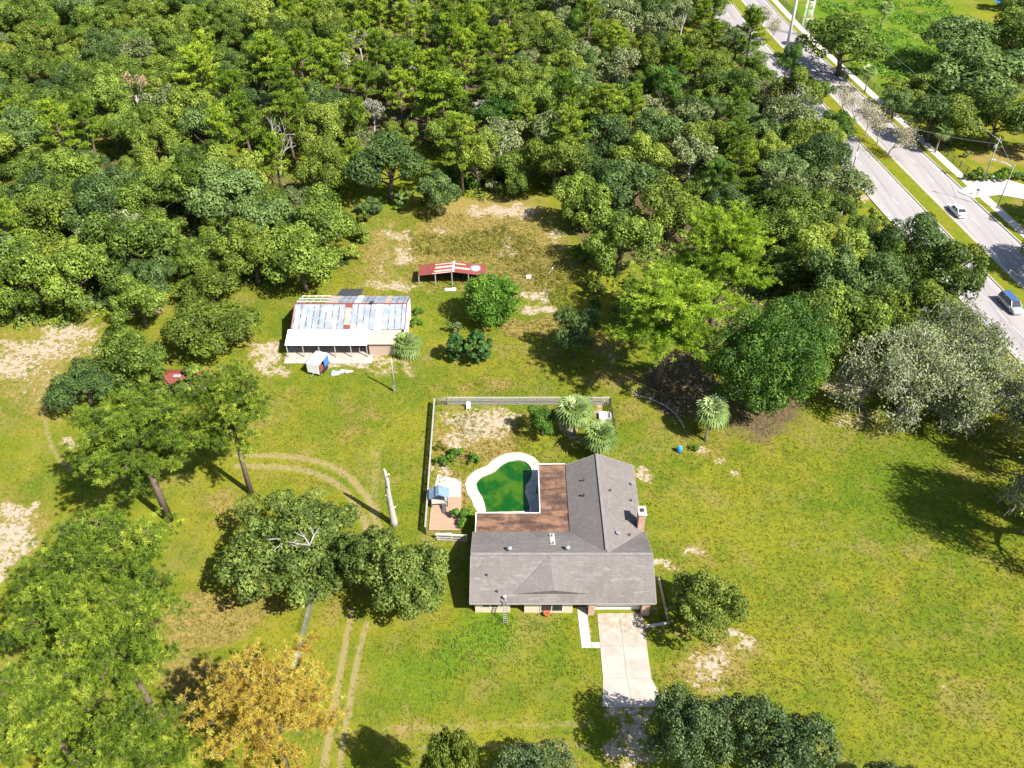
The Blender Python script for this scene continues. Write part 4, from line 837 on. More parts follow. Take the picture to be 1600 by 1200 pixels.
def rz_main(y): return RZ-abs(y-YR)*(RZ-EZ)/4.75
for u, v in ((796,858),(887,856)):
    p = P(u, v, 4.45); z = rz_main(p.y); t_ = MB().lathe([(.13,-.1),(.13,.2),(.26,.24),(.3,.36),(.22,.5),(.04,.55)], (p.x,p.y,z), 14).build('roof_turbine', 'galvanised', hs)
p = P(863,838,3.3); mb = MB()
q = lambda x, y: (x, y, rz_main(y)+.02)
mb.face([q(p.x-.28,60.0),q(p.x+.28,60.0),q(p.x+.28,57.5),q(p.x-.28,57.5)][::-1]).build('roof_patch', 'sidewalk_concrete', mr, root=hs)
for u, v, zz in ((761,903,3.4),(777,927,2.9),(862,838,3.1),(864,851,3.7)):
    p = P(u, v, zz); MB().lathe([(.05,-.15),(.05,.28),(.09,.29),(.09,.36)], (p.x,p.y,rz_main(p.y)), 10).build('vent_pipe', 'dark_metal', hs)
MB().lathe([(.07,-.2),(.07,.5),(.14,.52),(.14,.62)], (P(789,938,2.7).x,51.2,2.75), 12).build('vent_pipe', 'white_paint', hs)
for u, v, rr, mm in ((912,752,.06,'dark_metal'),(912,775,.08,'dark_metal'),(953,772,.06,'dark_metal'),(987,778,.06,'dark_metal'),(984,835,.06,'dark_metal'),(965,838,.14,'galvanised'),(988,751,.1,'galvanised')):
    p = P(u, v, 3.6); z = RW-(XM-p.x)*(RW-EZ)/(XM-XL) if p.x < XM else RW-(p.x-XM)*(RW-EZ)/(XR-XM); MB().lathe([(rr,-.2),(rr,.28),(rr*1.7,.3),(rr*1.7,.38)], (p.x,p.y,z), 10).build('vent_pipe', mm, hs)
# patio roof, L shape
ax0 = P(744,818,2.45).x; ay1 = P(780,802,2.42).y; bx0 = P(843,765,2.42).x; by1 = P(860,726,2.42).y
pr = MB().slab([(ax0,60.0,2.52),(XL+.1,60.0,2.52),(XL+.1,ay1,2.42),(ax0,ay1,2.42)], .1).slab([(bx0,ay1+.002,2.42),(XL+.1,ay1+.002,2.50),(XL+.1,by1,2.50),(bx0,by1,2.42)], .1).build('patio_roof', 'patio_roofing', hs)
mb = MB(); mb.box(ax0-.09,ax0-.003,59.9,ay1+.09,2.28,2.50).box(ax0,bx0-.003,ay1+.003,ay1+.09,2.28,2.47).box(bx0-.09,bx0-.003,ay1+.09,by1+.09,2.28,2.48).box(bx0,XL,by1+.003,by1+.09,2.28,2.52); mb.build('gutter', 'white_paint', pr, root=hs)
for x, y in [(ax0+.1,ay1-.1),((ax0+bx0)/2-1.2,ay1-.1),((ax0+bx0)/2+1.3,ay1-.1),(bx0+.1,ay1-.1),(bx0+.1,(ay1+by1)/2),(bx0+.1,by1-.1),(XL-.5,by1-.1)]: MB().box(x-.06,x+.06,y-.06,y+.06,0,2.33).build('patio_post', 'white_paint', hs)
sheet('patio_floor', [(ax0,59.7),(bx0+4,59.7),(bx0+4,by1),(bx0-.0,by1),(bx0,ay1),(ax0,ay1)], .055, 'concrete', .1)
# ------------------------------------------------------------------ pool
cx = sum(p[0] for p in POOL)/len(POOL); cy = sum(p[1] for p in POOL)/len(POOL)
pl = thing('swimming_pool', (cx, cy, 0), 'kidney shaped swimming pool full of green algae water with a white rim', 'swimming pool')
area = sum(POOL[i][0]*POOL[(i+1) % len(POOL)][1]-POOL[(i+1) % len(POOL)][0]*POOL[i][1] for i in range(len(POOL)))
if area < 0: POOL = POOL[::-1]
def outset(pts, d):
    out = []
    for i, p in enumerate(pts):
        a = Vector(pts[i-1]); b = Vector(pts[(i+1) % len(pts)]); t = (b-a).normalized(); out.append((p[0]+t.y*d, p[1]-t.x*d))
    return out
n = NT('algae_water'); a = n.noise(.35, 3, .6); b = n.noise(.9, 4, .6)
n.done(n.mix(n.math('MULTIPLY', n.step(b, .56, .72), .5), n.mix(n.step(a, .4, .62), (.004,.06,.003), (.04,.10,.003)), (.02,.13,.012)), .06, .5); n.bump(n.noise(3, 2), .03, .02)
MB().face([(p[0], p[1], -.12) for p in POOL]).build('water', 'algae_water', pl)
mb = MB(); mb2 = MB(); O1 = outset(POOL, .38)
for i in range(len(POOL)):
    j = (i+1) % len(POOL); a, b, c, d = POOL[i], POOL[j], O1[j], O1[i]
    mb.face([(*a,.09),(*d,.09),(*c,.09),(*b,.09)]); mb.face([(*a,-1.2),(*a,.09),(*b,.09),(*b,-1.2)]); mb.face([(*d,.09),(*d,.0),(*c,.0),(*c,.09)])
mb.build('coping', 'white_concrete', pl)
def wd(p): return 1.25 if (p[0] < bx0-1.2 or p[1] > cy+2.5) else 1.25
dk = [];
O2 = outset(POOL, 1.35)
for i in range(len(POOL)):
    j = (i+1) % len(POOL); a, b, c, d = O1[i], O1[j], O2[j], O2[i]
    if abs(a[1]-b[1]) < .02 and a[1] < cy: continue
    mb2.face([(*a,.05),(*d,.05),(*c,.05),(*b,.05)]).face([(*d,.05),(*d,-.1),(*c,-.1),(*c,.05)])
mb2.build('deck', 'white_concrete', pl)
# ------------------------------------------------------------------ yard fence, wooden deck, playhouse
mat('fence_board', (.36,.345,.31), (.22,.21,.19), 3, .85, .2, stretch=(1,6,6))
def board_fence(a, b, h, nr, name, label, cap=True, sp=2.45, m='fence_board', bh=.17):
    a, b = Vector((*a, 0)), Vector((*b, 0)); t = thing(name, a, label, 'fence'); L_ = (b-a).length; k = max(1, round(L_/sp)); rails = []
    for i in range(k+1):
        p = a.lerp(b, i/k); MB().box(p.x-.06,p.x+.06,p.y-.06,p.y+.06,-.1,h+.02).build('post', 'dark_wood' if m == 'fence_board' else m, t)
    d = (b-a).normalized(); nn = Vector((-d.y, d.x, 0))*.08
    for i in range(nr):
        z = h*(.16+.80*i/(nr-1)); MB().bar(a+nn*-1+Vector((0,0,z)), b+nn*-1+Vector((0,0,z)), .03, bh).build('rail', m, t)
    if cap: MB().bar(a+Vector((0,0,h+.045)), b+Vector((0,0,h+.045)), .2, .04).build('top_board', m, t)
    return t
fx0 = P(699,632.5); fx1 = P(952,631.5)
board_fence((fx0.x,fx0.y),(fx1.x,fx0.y),1.3,4,'board_fence','pale weathered board fence along the far side of the sandy yard')
board_fence((fx1.x+.1,fx0.y-.1),(fx1.x+.3,fx0.y-6.4),1.35,4,'board_fence','short dark board fence behind the two palms at the yard corner',cap=False,m='dark_wood')
board_fence((P(680,632).x,fx0.y-.2),(-9.98,62.1),1.3,5,'board_fence','long board fence down the left side of the yard, casting a dark strip of shadow',bh=.18)
t = thing('wire_gate', (P(681,632).x, fx0.y, 0), 'wire mesh gate at the back left corner of the yard', 'gate'); x0, x1 = t.location.x+.15, fx0.x-.15
MB().tube([(x0,fx0.y,0),(x0,fx0.y,1.3),(x1,fx0.y,1.3),(x1,fx0.y,.1),(x0,fx0.y,.1)], .03, 6).build('frame', 'galvanised', t)
mb = MB(); [mb.tube([(x0+i*(x1-x0)/12,fx0.y,.1),(x0+i*(x1-x0)/12,fx0.y,1.3)], .008, 4) for i in range(1, 12)]; [mb.tube([(x0,fx0.y,.1+i*.2),(x1,fx0.y,.1+i*.2)], .008, 4) for i in range(1, 6)]; mb.build('mesh', 'galvanised', t)
mat('deck_board', (.42,.25,.17), (.32,.19,.13), 2, .85, .2, stretch=(.4,5,1))
t = thing('wooden_deck', (-8, 65, 0), 'pinkish brown board deck along the left fence of the yard', 'deck')
mb = MB(); y = 62.6; k = 0
while y < 67.6: mb.box(-9.7,-6.1,y,y+.20,.12+.004*(k % 2),.18+.004*(k % 3)); y += .215; k += 1
mb.build('boards', 'deck_board', t); MB().box(-9.65,-6.15,62.6,67.6,0,.115).build('frame', 'dark_wood', t)
sheet('patio_slab', [(-9.7,67.7),(-6.2,67.7),(-6.4,70.6),(-9.3,71.6)], .06, 'white_concrete', .1)
pc = P(686,768,1.8); t = thing('playhouse', (pc.x, pc.y-.3, 0), 'small open playhouse with a blue-grey gable roof by the left fence', 'playhouse'); t.rotation_euler.z = .08
mat('playhouse_roofing', (.17,.25,.34), (.13,.19,.27), 2, .6, .3)
w = 1.2; mb = MB().slab([(-w,-.8,1.75),(0,-.8,2.45),(0,.8,2.45),(-w,.8,1.75)], .06).slab([(0,-.8,2.45),(w,-.8,1.75),(w,.8,1.75),(0,.8,2.45)], .06); mb.build('roof', 'playhouse_roofing', t, False)
MB().box(-.5,-.38,-.82,.82,2.12,2.24, Matrix.Rotation(0,4,'Y')).build('roof_batten', 'dark_metal', t, False)
for x in (-.95,.95):
    for y in (-.65,.65): MB().box(x-.05,x+.05,y-.05,y+.05,0,1.9).build('post', 'dark_wood', t, False)
MB().box(-1,1,-.7,.7,.75,.82).build('platform', 'weathered_wood', t, False)
MB().slab([(.3,-.75,.8),(.8,-.75,.8),(.8,-2.0,.1),(.3,-2.0,.1)], .05).build('slide', 'dark_metal', t, False)
gt = board_fence((-8.6,61.3),(-5.2,61.1),1.0,3,'picket_gate','low white board gate between the wooden deck and the house corner',cap=True,sp=1.7,m='sidewalk_concrete')
sheet('stepping_slab', [(-8.9,61.4),(-7.0,61.4),(-7.0,62.3),(-8.9,62.3)], .05, 'white_concrete', .1)
p = P(732,640); t = thing('garden_chair', (p.x, p.y, 0), 'white chair-like stand in front of the pale back fence', 'chair')
MB().box(-.25,.25,-.25,.25,.42,.47).build('seat', 'white_paint', t, False); MB().slab([(-.25,.27,.47),(.25,.27,.47),(.25,.38,1.15),(-.25,.38,1.15)], .05).build('backrest', 'white_paint', t, False)
for x in (-.22,.22):
    for y in (-.22,.22): MB().box(x-.025,x+.025,y-.025,y+.025,0,.42).build('leg', 'white_paint', t, False)
p = P(945,652); t = thing('crate', (p.x, p.y, 0), 'white open crate in the yard corner by the dark fence', 'crate')
MB().box(-.8,.8,-.6,.6,0,.06).build('bottom', 'white_paint', t, False); MB().box(-.8,.8,-.6,-.54,.06,.5).box(-.8,.8,.54,.6,.06,.5).box(-.8,-.74,-.54,.54,.06,.5).box(.74,.8,-.54,.54,.06,.5).build('sides', 'white_paint', t, False)
# ladder
f = P(789.5,974.5); t = thing('ladder', (f.x, f.y, 0), 'aluminium ladder leaning on the front eave of the house', 'ladder'); top = Vector((f.x+.02, Y0-.06, 3.2)); a = Vector((f.x, f.y, 0))
for s in (-.2,.2): MB().bar(a+Vector((s,0,0)), top+Vector((s*.85,0,0)), .045, .09).build('stile', 'galvanised', t)
for i in range(11):
    q1 = a.lerp(top, (i+.6)/11.5); MB().bar(q1-Vector((.19,0,0)), q1+Vector((.19,0,0)), .06, .035).build('rung', 'galvanised', t)
p = P(854,961.5); t = thing('flower_pot', (p.x, p.y, 0), 'small orange-red pot in the tall grass before the house', 'pot')
MB().lathe([(.2,0),(.32,.42),(.36,.42),(.36,.5),(.30,.5),(.28,.42)], (0,0,0), 16).build('pot', 'orange_plastic', t, False); MB().lathe([(.27,.40),(.1,.43)], (0,0,0), 12).build('soil', 'dark_wood', t, False)
# garden edging
o = MB().bar(P(1029,902,.1), P(1043,968,.1), .22, .3).build('garden_edging', 'concrete'); tag(o, 'grey concrete edging running beside the garage end of the house', 'edging')
o = MB().bar(P(1008,979,.12), P(1046,973,.12), .22, .3).build('garden_edging', 'white_concrete'); tag(o, 'pale concrete edging from the driveway to the oak by the garage', 'edging')
p = P(1061,706); t = thing('barrel', (p.x, p.y, 0), 'bright blue plastic barrel standing on the lawn', 'barrel')
MB().lathe([(.27,0),(.31,.05),(.32,.28),(.335,.3),(.32,.32),(.325,.6),(.34,.62),(.325,.64),(.31,.88),(.26,.93)], (0,0,0), 20).build('drum', 'blue_plastic', t, False); MB().lathe([(.06,.93),(.06,.97)], (.14,0,0), 10).build('bung', 'white_paint', t, False)
mb = MB(); pts = [P(1069,668,.3),P(1058,650,.35),P(1042,636,.3),P(1018,624,.35),P(996,618,.25)]; mb.tube(spline([tuple(q) for q in pts], 4), [.15-.006*i for i in range(17)], 7)
for i, q in enumerate(pts[1:]):
    for k in range(5):
        e = q+Vector((R.uniform(-1.6,1.2), R.uniform(-1.4,1.4), R.uniform(0,.6))); mb.tube([q, q.lerp(e, .6)+Vector((0,0,.2)), e], [.05,.03,.015], 4)
tag(mb.build('fallen_branch', 'branch_grey'), 'fallen grey branch lying at the edge of the tree shade near the lone palm', 'branch')
# dead standing trunk
b = P(616,819); t = thing('dead_tree', (b.x, b.y, 0), 'pale bare dead tree trunk broken off at the top, beside the dirt track bend', 'dead tree'); mb = MB()
mb.tube([(0,0,-.2),(0,0,.8),(-.12,.05,3),(-.22,.1,5.4),(-.12,.05,7.4),(-.25,.1,8.9),(-.3,.1,9.3)], [.55,.40,.34,.29,.25,.18,.07], 11)
for z, a, l in ((2.6,.4,.6),(4.9,3.4,.5),(6.6,5.0,.45),(3.4,2.8,.5),(8.2,.3,.35)): mb.tube([(-.1,0,z),(-.1+math.cos(a)*l,math.sin(a)*l,z+.3)], [.16,.07], 6)
mb.build('trunk', 'pale_bark', t, False)
# wire fence near the yellow pine
pts = [P(497,905),P(490,935),P(481,970),P(471,1010),P(460,1050)]; t = thing('wire_fence', (pts[2].x, pts[2].y, 0), 'sagging galvanised wire mesh fence between the wide oak and the yellow pine', 'fence')
for q in pts: MB().tube([q, q+Vector((.05,0,1.35))], .035, 6).build('post', 'galvanised', t)
mb = MB()
for z in (.1,.3,.5,.7,.9,1.1,1.28):
    mb.tube([q+Vector((.04*R.random()+.25*(1-z)*.6, 0, z)) for q in pts], .014, 4)
for a, c in zip(pts, pts[1:]):
    for i in range(14): q = a.lerp(c, i/14); mb.tube([q+Vector((.12,0,.08)), q+Vector((0,0,1.28))], .010, 4)
mb.build('mesh', 'galvanised', t)

# ------------------------------------------------------------------ metal barn
n = NT('metal_sheets'); sx = n.n.new('ShaderNodeSeparateXYZ'); n.L(n.tc.outputs['Object'], sx.inputs[0])
m_ = n.math('MODULO', n.math('ADD', sx.outputs['X'], 50), .93); dd_ = n.math('ABSOLUTE', n.math('SUBTRACT', m_, .465))
a = n.noise(1.3, 4, .65); b = n.noise(.6, 3, .5); c = n.noise(6, 4, .6)
col = n.mix(n.step(b, .35, .65), (.22,.26,.31), (.32,.36,.41))
seam = n.step(dd_, .41, .45); ru = n.math('MULTIPLY', n.step(dd_, .33, .42), n.step(a, .47, .54)); col = n.mix(n.math('MULTIPLY', seam, .6), col, (.16,.13,.13)); col = n.mix(n.math('MULTIPLY', ru, .9), col, (.15,.062,.05))
col = n.mix(n.math('MULTIPLY', n.step(c, .6, .75), .25), col, (.34,.30,.28)); n.done(col, .5, .4, .15)
mat('rusty_sheet', (.235,.058,.048), (.145,.045,.036), 1.2, .8, .2, contrast=.2, bump=.3, stretch=(4,1,1))
mat('faded_sheet', (.50,.27,.20), (.55,.42,.36), 1, .8, .2, stretch=(4,.8,1))
mat('tan_sheet', (.40,.35,.28), (.28,.235,.19), 1, .8, .2, stretch=(4,.8,1))
mat('white_sheet', (.82,.82,.82), (.76,.76,.76), .6, .45, .3)
bl = P(461.3,474.7,4.6).x; br_ = P(635.3,475,4.6).x; bn = thing('barn', ((bl+br_)/2, 102, 0), 'long low barn roofed in worn silvery metal sheets with a white lean-to', 'barn')
YB0, YBR, YB1, ZE, ZR = 97.7, 102.0, 106.2, 3.1, 4.6
def zb(y): return ZR-(abs(y-YBR))*(ZR-ZE)/4.3
MB().slab([(bl,YB0,ZE),(br_,YB0,ZE),(br_,YBR,ZR),(bl,YBR,ZR)], .05).build('roof_front', 'metal_sheets', bn)
xo = P(509,474,4.6).x
MB().slab([(xo,YBR+.01,ZR),(br_,YBR+.01,ZR),(br_,YB1,ZE),(xo,YB1,ZE)], .05).build('roof_back', 'metal_sheets', bn)
def panel(x0, x1, y0, y1, m):
    MB().slab([(x0,y0,zb(y0)+.03),(x1,y0,zb(y0)+.03),(x1,y1,zb(y1)+.03),(x0,y1,zb(y1)+.03)], .025).build('roof_sheet', m, bn)
xb = P(543,495,3.9).x; panel(xb-.42,xb+.42,98.4,101.3,'tan_sheet'); panel(xb-.45,xb+.45,97.7,98.38,'rusty_sheet'); panel(xb-.5,xb+.45,101.32,101.97,'rusty_sheet')
xb = P(592,495,3.9).x; panel(xb-.48,xb+.48,97.6,101.9,'white_sheet'); xb = P(607,469,3.9).x; panel(xb-.45,xb+.45,102.05,106.2,'tan_sheet'); xb = P(561,469,3.9).x; panel(xb-.45,xb+.45,102.05,106.2,'white_sheet'); panel(xo+.1,xo+1.6,102.05,106.2,'tan_sheet')
mb = MB().bar((bl,YBR,ZR+.05),(br_,YBR,ZR+.05),.22,.04); mb.build('ridge_cap', 'rusty_sheet', bn)
MB().bar((br_+.04,YB0,ZE+.03),(br_+.04,YBR,ZR+.03),.1,.08).bar((br_+.04,YBR,ZR+.03),(br_+.04,YB1,ZE+.03),.1,.08).bar((bl-.04,YB0,ZE+.03),(bl-.04,YBR,ZR+.03),.1,.08).build('verge_trim', 'rusty_sheet', bn)
for i in range(5): x = bl+.05+i*(xo-bl-.2)/4; MB().bar((x,YBR,ZR-.06),(x,YB1,ZE-.06),.07,.12).build('rafter', 'weathered_wood', bn)
for y in (103.2,104.6,106.1): MB().bar((bl,y,zb(y)+.02),(xo,y,zb(y)+.02),.1,.05).build('purlin', 'white_paint', bn)
mb = MB().box(br_-.15,br_-.05,YB0+.1,YB1-.1,0,ZE).face([(br_-.05,YB0+.1,ZE),(br_-.05,YB1-.1,ZE),(br_-.05,YBR,ZR-.07)]); mb.build('gable_wall', 'white_sheet', bn)
MB().box(bl+.1,bl+.2,YB0+.1,YB1-.1,0,ZE).face([(bl+.1,YB0+.1,ZE),(bl+.1,YBR,ZR-.07),(bl+.1,YB1-.1,ZE)]).box(xo,br_-.16,YB1-.2,YB1-.1,0,ZE-.06).build('wall', 'galvanised', bn)
MB().box(bl+.21,br_-.16,99.2,99.3,0,3.0).build('inner_wall', 'dark_wood', bn)
ll = P(444.8,539.4,2.35).x; lr = P(573.4,539.4,2.35).x; yl = P(444.8,539.4,2.35).y; tr_ = P(616,537,2.35).x
lt = MB().slab([(ll,yl,2.35),(lr,yl,2.35),(lr,YB0+.02,3.02),(ll,YB0+.02,3.02)], .05).build('lean_to_roof', 'white_sheet', bn)
MB().slab([(lr+.03,yl+.3,2.3),(tr_,yl+.3,2.3),(tr_+.9,YB0-.02,3.0),(lr+.03,YB0-.02,3.0)], .05).build('side_roof', 'tan_panel', bn)
MB().box(lr+.1,tr_,yl+.6,yl+.7,0,2.3).build('side_wall', 'tan_panel', bn)
for i in range(6): x = ll+.15+i*(lr-ll-.3)/5; MB().box(x-.06,x+.06,yl+.1,yl+.22,0,2.3).build('post', 'weathered_wood', bn)
MB().bar((ll,yl+.16,2.26),(lr,yl+.16,2.26),.06,.14).build('beam', 'white_paint', bn)
sheet('barn_slab', [(ll-.3,yl-1.3),(lr+.6,yl-1.3),(lr+.6,99),(ll-.3,99)], .05, 'concrete', .1)
dish = MB().lathe([(.05,0),(.28,.07),(.36,.15)], (P(580,476,4.9).x,YBR,4.75), 14); dish.build('satellite_dish', 'dark_metal', bn)
p = P(530,545,.4); o = MB().box(p.x+2.2,p.x+3.6,97.3,98.2,.05,1.1).build('cabinet', 'rusty_sheet'); tag(o, 'rust red cabinet in the shade under the right end of the white lean-to', 'cabinet')
MB().slab([(P(548,455).x,107.6,.9),(P(570,455).x,107.6,.9),(P(567,448).x,110.3,.9),(P(535,448).x,110.3,.9)], .08)
t = thing('lean_to', (P(552,453).x,109,0), 'low black roofed lean-to behind the metal barn', 'shed'); x0 = t.location.x
MB().slab([(x0-2.2,107.3,1.5),(x0+1.6,107.3,1.5),(x0+2.2,110,1.9),(x0-1.2,110,1.9)], .06).build('roof', 'dark_metal', t)
for x, y, z in ((x0-1.9,107.5,1.45),(x0+1.4,107.5,1.45),(x0-1,109.8,1.84),(x0+1.9,109.8,1.84)): MB().box(x-.05,x+.05,y-.05,y+.05,0,z).build('post', 'dark_wood', t)
# red pole shed
xl, xr, xm = P(653,431,1.9).x, P(759,430,1.9).x, P(708,424,2.6).x; ys = P(653,431,1.9).y; yb = P(653,414.5,1.9).y
t = thing('pole_shed', (xm, ys, 0), 'open pole shed with a patched red metal roof in the weedy clearing', 'shed')
MB().slab([(xl,ys,1.9),(xm,ys,2.65),(xm,yb,2.65),(xl,yb,1.9)], .04).slab([(xm,ys,2.65),(xr,ys,1.9),(xr,yb,1.9),(xm,yb,2.65)], .04).build('roof', 'rusty_sheet', t)
L2 = lambda x: 1.9+.75*(1-abs(x-xm)/(xm-xl if x < xm else xr-xm))
for x0, x1, y0, y1 in ((xm-3.1,xm-.1,ys+.5,ys+1.0),(xm-3,xm-.1,ys+1.5,ys+2.1),(xm-3.1,xm-.1,ys+2.6,ys+2.9),(xm+.2,xm+2.6,ys+1.1,ys+1.6),(xm+.2,xm+1.9,ys+2.4,ys+2.7),(xm-3.4,xm-.3,ys+.02,ys+.25)):
    MB().slab([(x0,y0,L2(x0)+.025),(x1,y0,L2(x1)+.025),(x1,y1,L2(x1)+.025),(x0,y1,L2(x0)+.025)], .02).build('faded_patch', 'faded_sheet', t)
MB().bar((xm,ys-.05,2.7),(xm,yb,2.7),.28,.04).build('ridge_cap', 'white_sheet', t)
for i in range(5):
    x = xl+.1+i*(xr-xl-.2)/4
    for y in (ys+.1,yb-.1): MB().box(x-.07,x+.07,y-.07,y+.07,0,L2(x)-.05).build('post', 'weathered_wood', t)
MB().box(xl+.2,xr-.2,yb-.18,yb-.12,0,1.8).build('back_wall', 'dark_wood', t)
mb = MB(); mb.lathe([(.95,0),(.85,.16),(.5,.26),(.1,.3)], (P(742,417,2.3).x,ys+1.9,2.12), 14); tag(mb.build('roof_tarp', 'tarp_grey'), 'crumpled blue-grey tarp lying on the right of the red shed roof', 'tarp')
# half hidden red roof
xl, xr, yy = P(233,590,2).x, P(323,588,2).x, P(275,588,2).y; t = thing('red_shed', ((xl+xr)/2, yy, 0), 'shed with a dark red roof half buried in bushes above the left pines', 'shed')
MB().slab([(xl,yy-1.3,1.8),(xr,yy-1.3,1.8),(xr,yy+.2,2.4),(xl,yy+.2,2.4)], .05).slab([(xl,yy+.2,2.4),(xr,yy+.2,2.4),(xr,yy+1.6,1.9),(xl,yy+1.6,1.9)], .05).build('roof', 'rusty_sheet', t); MB().box(xl+.15,xr-.15,yy-1.1,yy+1.4,0,1.85).build('wall', 'weathered_wood', t)
p = P(279,588,2); MB().box(p.x-.5,p.x+.5,yy-.6,yy-.1,2.28,2.42).build('vent_box', 'soffit', t)
# white box trailer
p = P(499,577); t = thing('cargo_trailer', (p.x, p.y, 0), 'white box trailer with an open side and blue panel in front of the barn', 'trailer', rz=-.32)
MB().box(-.95,.95,-1.5,1.5,.35,.45).build('floor', 'dark_metal', t, False); MB().box(-.95,.9,-1.5,-1.44,.45,1.95).box(-.95,-.89,-1.44,1.44,.45,1.95).box(-.95,.9,1.44,1.5,.45,1.95).build('body', 'white_paint', t, False)
MB().box(-.98,.93,-1.53,1.53,1.95,2.0).build('roof', 'white_sheet', t, False); MB().box(.84,.9,.1,1.43,.5,1.9).build('blue_door', 'blue_panel', t, False); MB().box(.2,.8,-1.2,-.1,.45,1.2).build('load', 'rusty_sheet', t, False)
for y in (-.4,.4):
    for x in (-1.0,1.0): 
        M_ = Matrix.Translation((x, y, .3)) @ Matrix.Rotation(math.pi/2, 4, 'Y'); MB().lathe([(.28,-.09),(.3,-.05),(.3,.05),(.28,.09)], (0,0,0), 16, M_).build('wheel', 'rubber', t, False)
MB().bar((0,-1.5,.4),(0,-2.3,.4),.08,.08).build('drawbar', 'galvanised', t, False)
p = P(526,582); rr = random.Random(3); t = thing('scrap_pile', (p.x, p.y, 0), 'small pile of grey tarp and scrap on the grass by the white trailer', 'scrap pile')
mb = MB()
for i in range(9): a = rr.uniform(0, 6.3); mb.lathe([(.42,0),(.38,.15),(.2,.28),(.02,.33)], (rr.gauss(0,.35),rr.gauss(0,.25),0), 7)
mb.build('tarp', 'tarp_grey', t, False); mb = MB(); [mb.bar((.3+rr.random(),-.4+rr.random(),.1),(1.5+rr.random(),-.6+rr.random(),.2),.2,.04) for i in range(6)]; mb.build('boards', 'sidewalk_concrete', t, False)
# leaning pole in front of the barn
p = P(617,611); t = thing('utility_pole', (p.x, p.y, 0), 'short grey wooden pole standing on the lawn right of the barn', 'pole'); MB().tube([(0,0,-.2),(0,0,3),(0,0,5.9)], [.13,.12,.10], 10).build('pole', 'pole_wood', t, False); MB().box(-.18,.18,-.22,-.12,.1,1.2).build('meter_box', 'galvanised', t, False); MB().tube([(.1,-.05,1.2),(.1,-.05,5.7)], .03, 6).build('conduit', 'galvanised', t, False)
p = P(704,453); o = MB().box(p.x-.9,p.x+.9,p.y-.35,p.y+.35,.02,.12).box(p.x+.3,p.x+.8,p.y-.25,p.y+.25,.12,.3).build('plank_sheet', 'white_paint'); tag(o, 'white board lying on the grass in front of the red pole shed', 'board')
p = P(826,434); o = MB().box(p.x-.4,p.x+.4,p.y-.3,p.y+.3,0,.3).box(p.x-.25,p.x+.3,p.y-.2,p.y+.25,.3,.42).build('cooler_box', 'white_paint'); tag(o, 'small white box in the tall weeds of the clearing', 'box')
o = MB().bar(P(858,427,.1), P(864,418,.6), .09, .09).build('white_stake', 'white_paint'); tag(o, 'white stake leaning in the weeds near the dark tree shade', 'stake')
for u, v in ((1415,762),):pass

# ------------------------------------------------------------------ road furniture
def pole(name, u, v, h, r0, m, label, cat='pole', zb_=0):
    p = P(u, v); t = thing(name, (p.x, p.y, 0), label, cat); MB().tube([(0,0,-.2),(0,0,h)], [r0, r0*.6], 12).build('pole', m, t, False); return t
t = pole('steel_pole', 1226, 90, 27, .42, 'galvanised', 'tall tapered pale steel transmission pole on the road median'); t.children[0].data.materials[0] = MATS['white_paint']
for z in (21,23.5,26): MB().bar((-2.4,0,z),(0,0,z+.25),.14,.14).build('cross_arm', 'white_paint', t, False)
p = P(1256,56); t = thing('lattice_mast', (p.x, p.y, 0), 'white steel lattice mast beside the road fence', 'mast')
for x in (-.95,.95):
    for y in (-.5,.5): MB().tube([(x,y,0),(x,y,13)], .07, 6).build('leg', 'white_paint', t, False)
mb = MB()
for i in range(6):
    z = i*2.2
    for y in (-.5,.5): mb.tube([(-.95,y,z+.1),(.95,y,z+2.2)], .05, 5).tube([(-.95,y,z+2.2),(.95,y,z+2.2)], .05, 5)
    for x in (-.95,.95): mb.tube([(x,-.5,z),(x,.5,z+2.2)], .045, 5)
mb.build('bracing', 'white_paint', t, False)
up = pole('utility_pole', 1535, 285, 9.3, .14, 'pole_wood', 'wooden utility pole with cross-arm and transformer behind the neighbour hedge')
MB().box(-.06,.06,-.9,.9,8.5,8.62).build('cross_arm', 'pole_wood', up, False); [MB().lathe([(.05,0),(.07,.06),(.04,.16)], (0,y,8.62), 8).build('insulator', 'lamp_clear', up, False) for y in (-.8,0,.8)]
MB().lathe([(.2,0),(.22,.05),(.22,.6),(.1,.68)], (-.35,0,7.2), 12).build('transformer', 'galvanised', up, False)
sp = pole('street_lamp', 1557, 326, 8.8, .12, 'pole_wood', 'street lamp on a wooden pole with a long white arm toward the road', 'street lamp')
MB().tube([(0,0,8.2),(-1.2,.9,8.7),(-2.6,1.9,8.75)], .05, 8).build('arm', 'white_paint', sp, False); MB().box(-.35,.35,-.12,.12,-.07,.07, Matrix.Translation((-2.9,2.1,8.75)) @ Matrix.Rotation(-.62,4,'Z')).build('lamp_head', 'white_paint', sp, False)
lp = pole('street_lamp', 1330, 270, 7.5, .10, 'dark_metal', 'dark road pole with a white box half hidden by the near wood edge', 'street lamp')
MB().box(-.2,.2,-.25,-.1,3.6,4.5).build('control_box', 'white_paint', lp, False); MB().tube([(0,0,7.3),(1.4,.2,7.6)], .04, 6).build('arm', 'dark_metal', lp, False); MB().box(1.3,1.9,.1,.32,7.54,7.66).build('lamp_head', 'galvanised', lp, False)
p = P(1525,306); t = thing('mailbox', (p.x, p.y, .12), 'dark mailbox on a post at the corner of the pale drive', 'mailbox')
MB().box(-.05,.05,-.05,.05,0,1.0).build('post', 'dark_wood', t, False); MB().tube([(-.28,0,1.15),(.28,0,1.15)], .16, 12).build('box', 'dark_metal', t, False)
p = P(1570,322); t = thing('fire_hydrant', (p.x, p.y, 0), 'red fire hydrant on the shaded verge below the street lamp', 'hydrant')
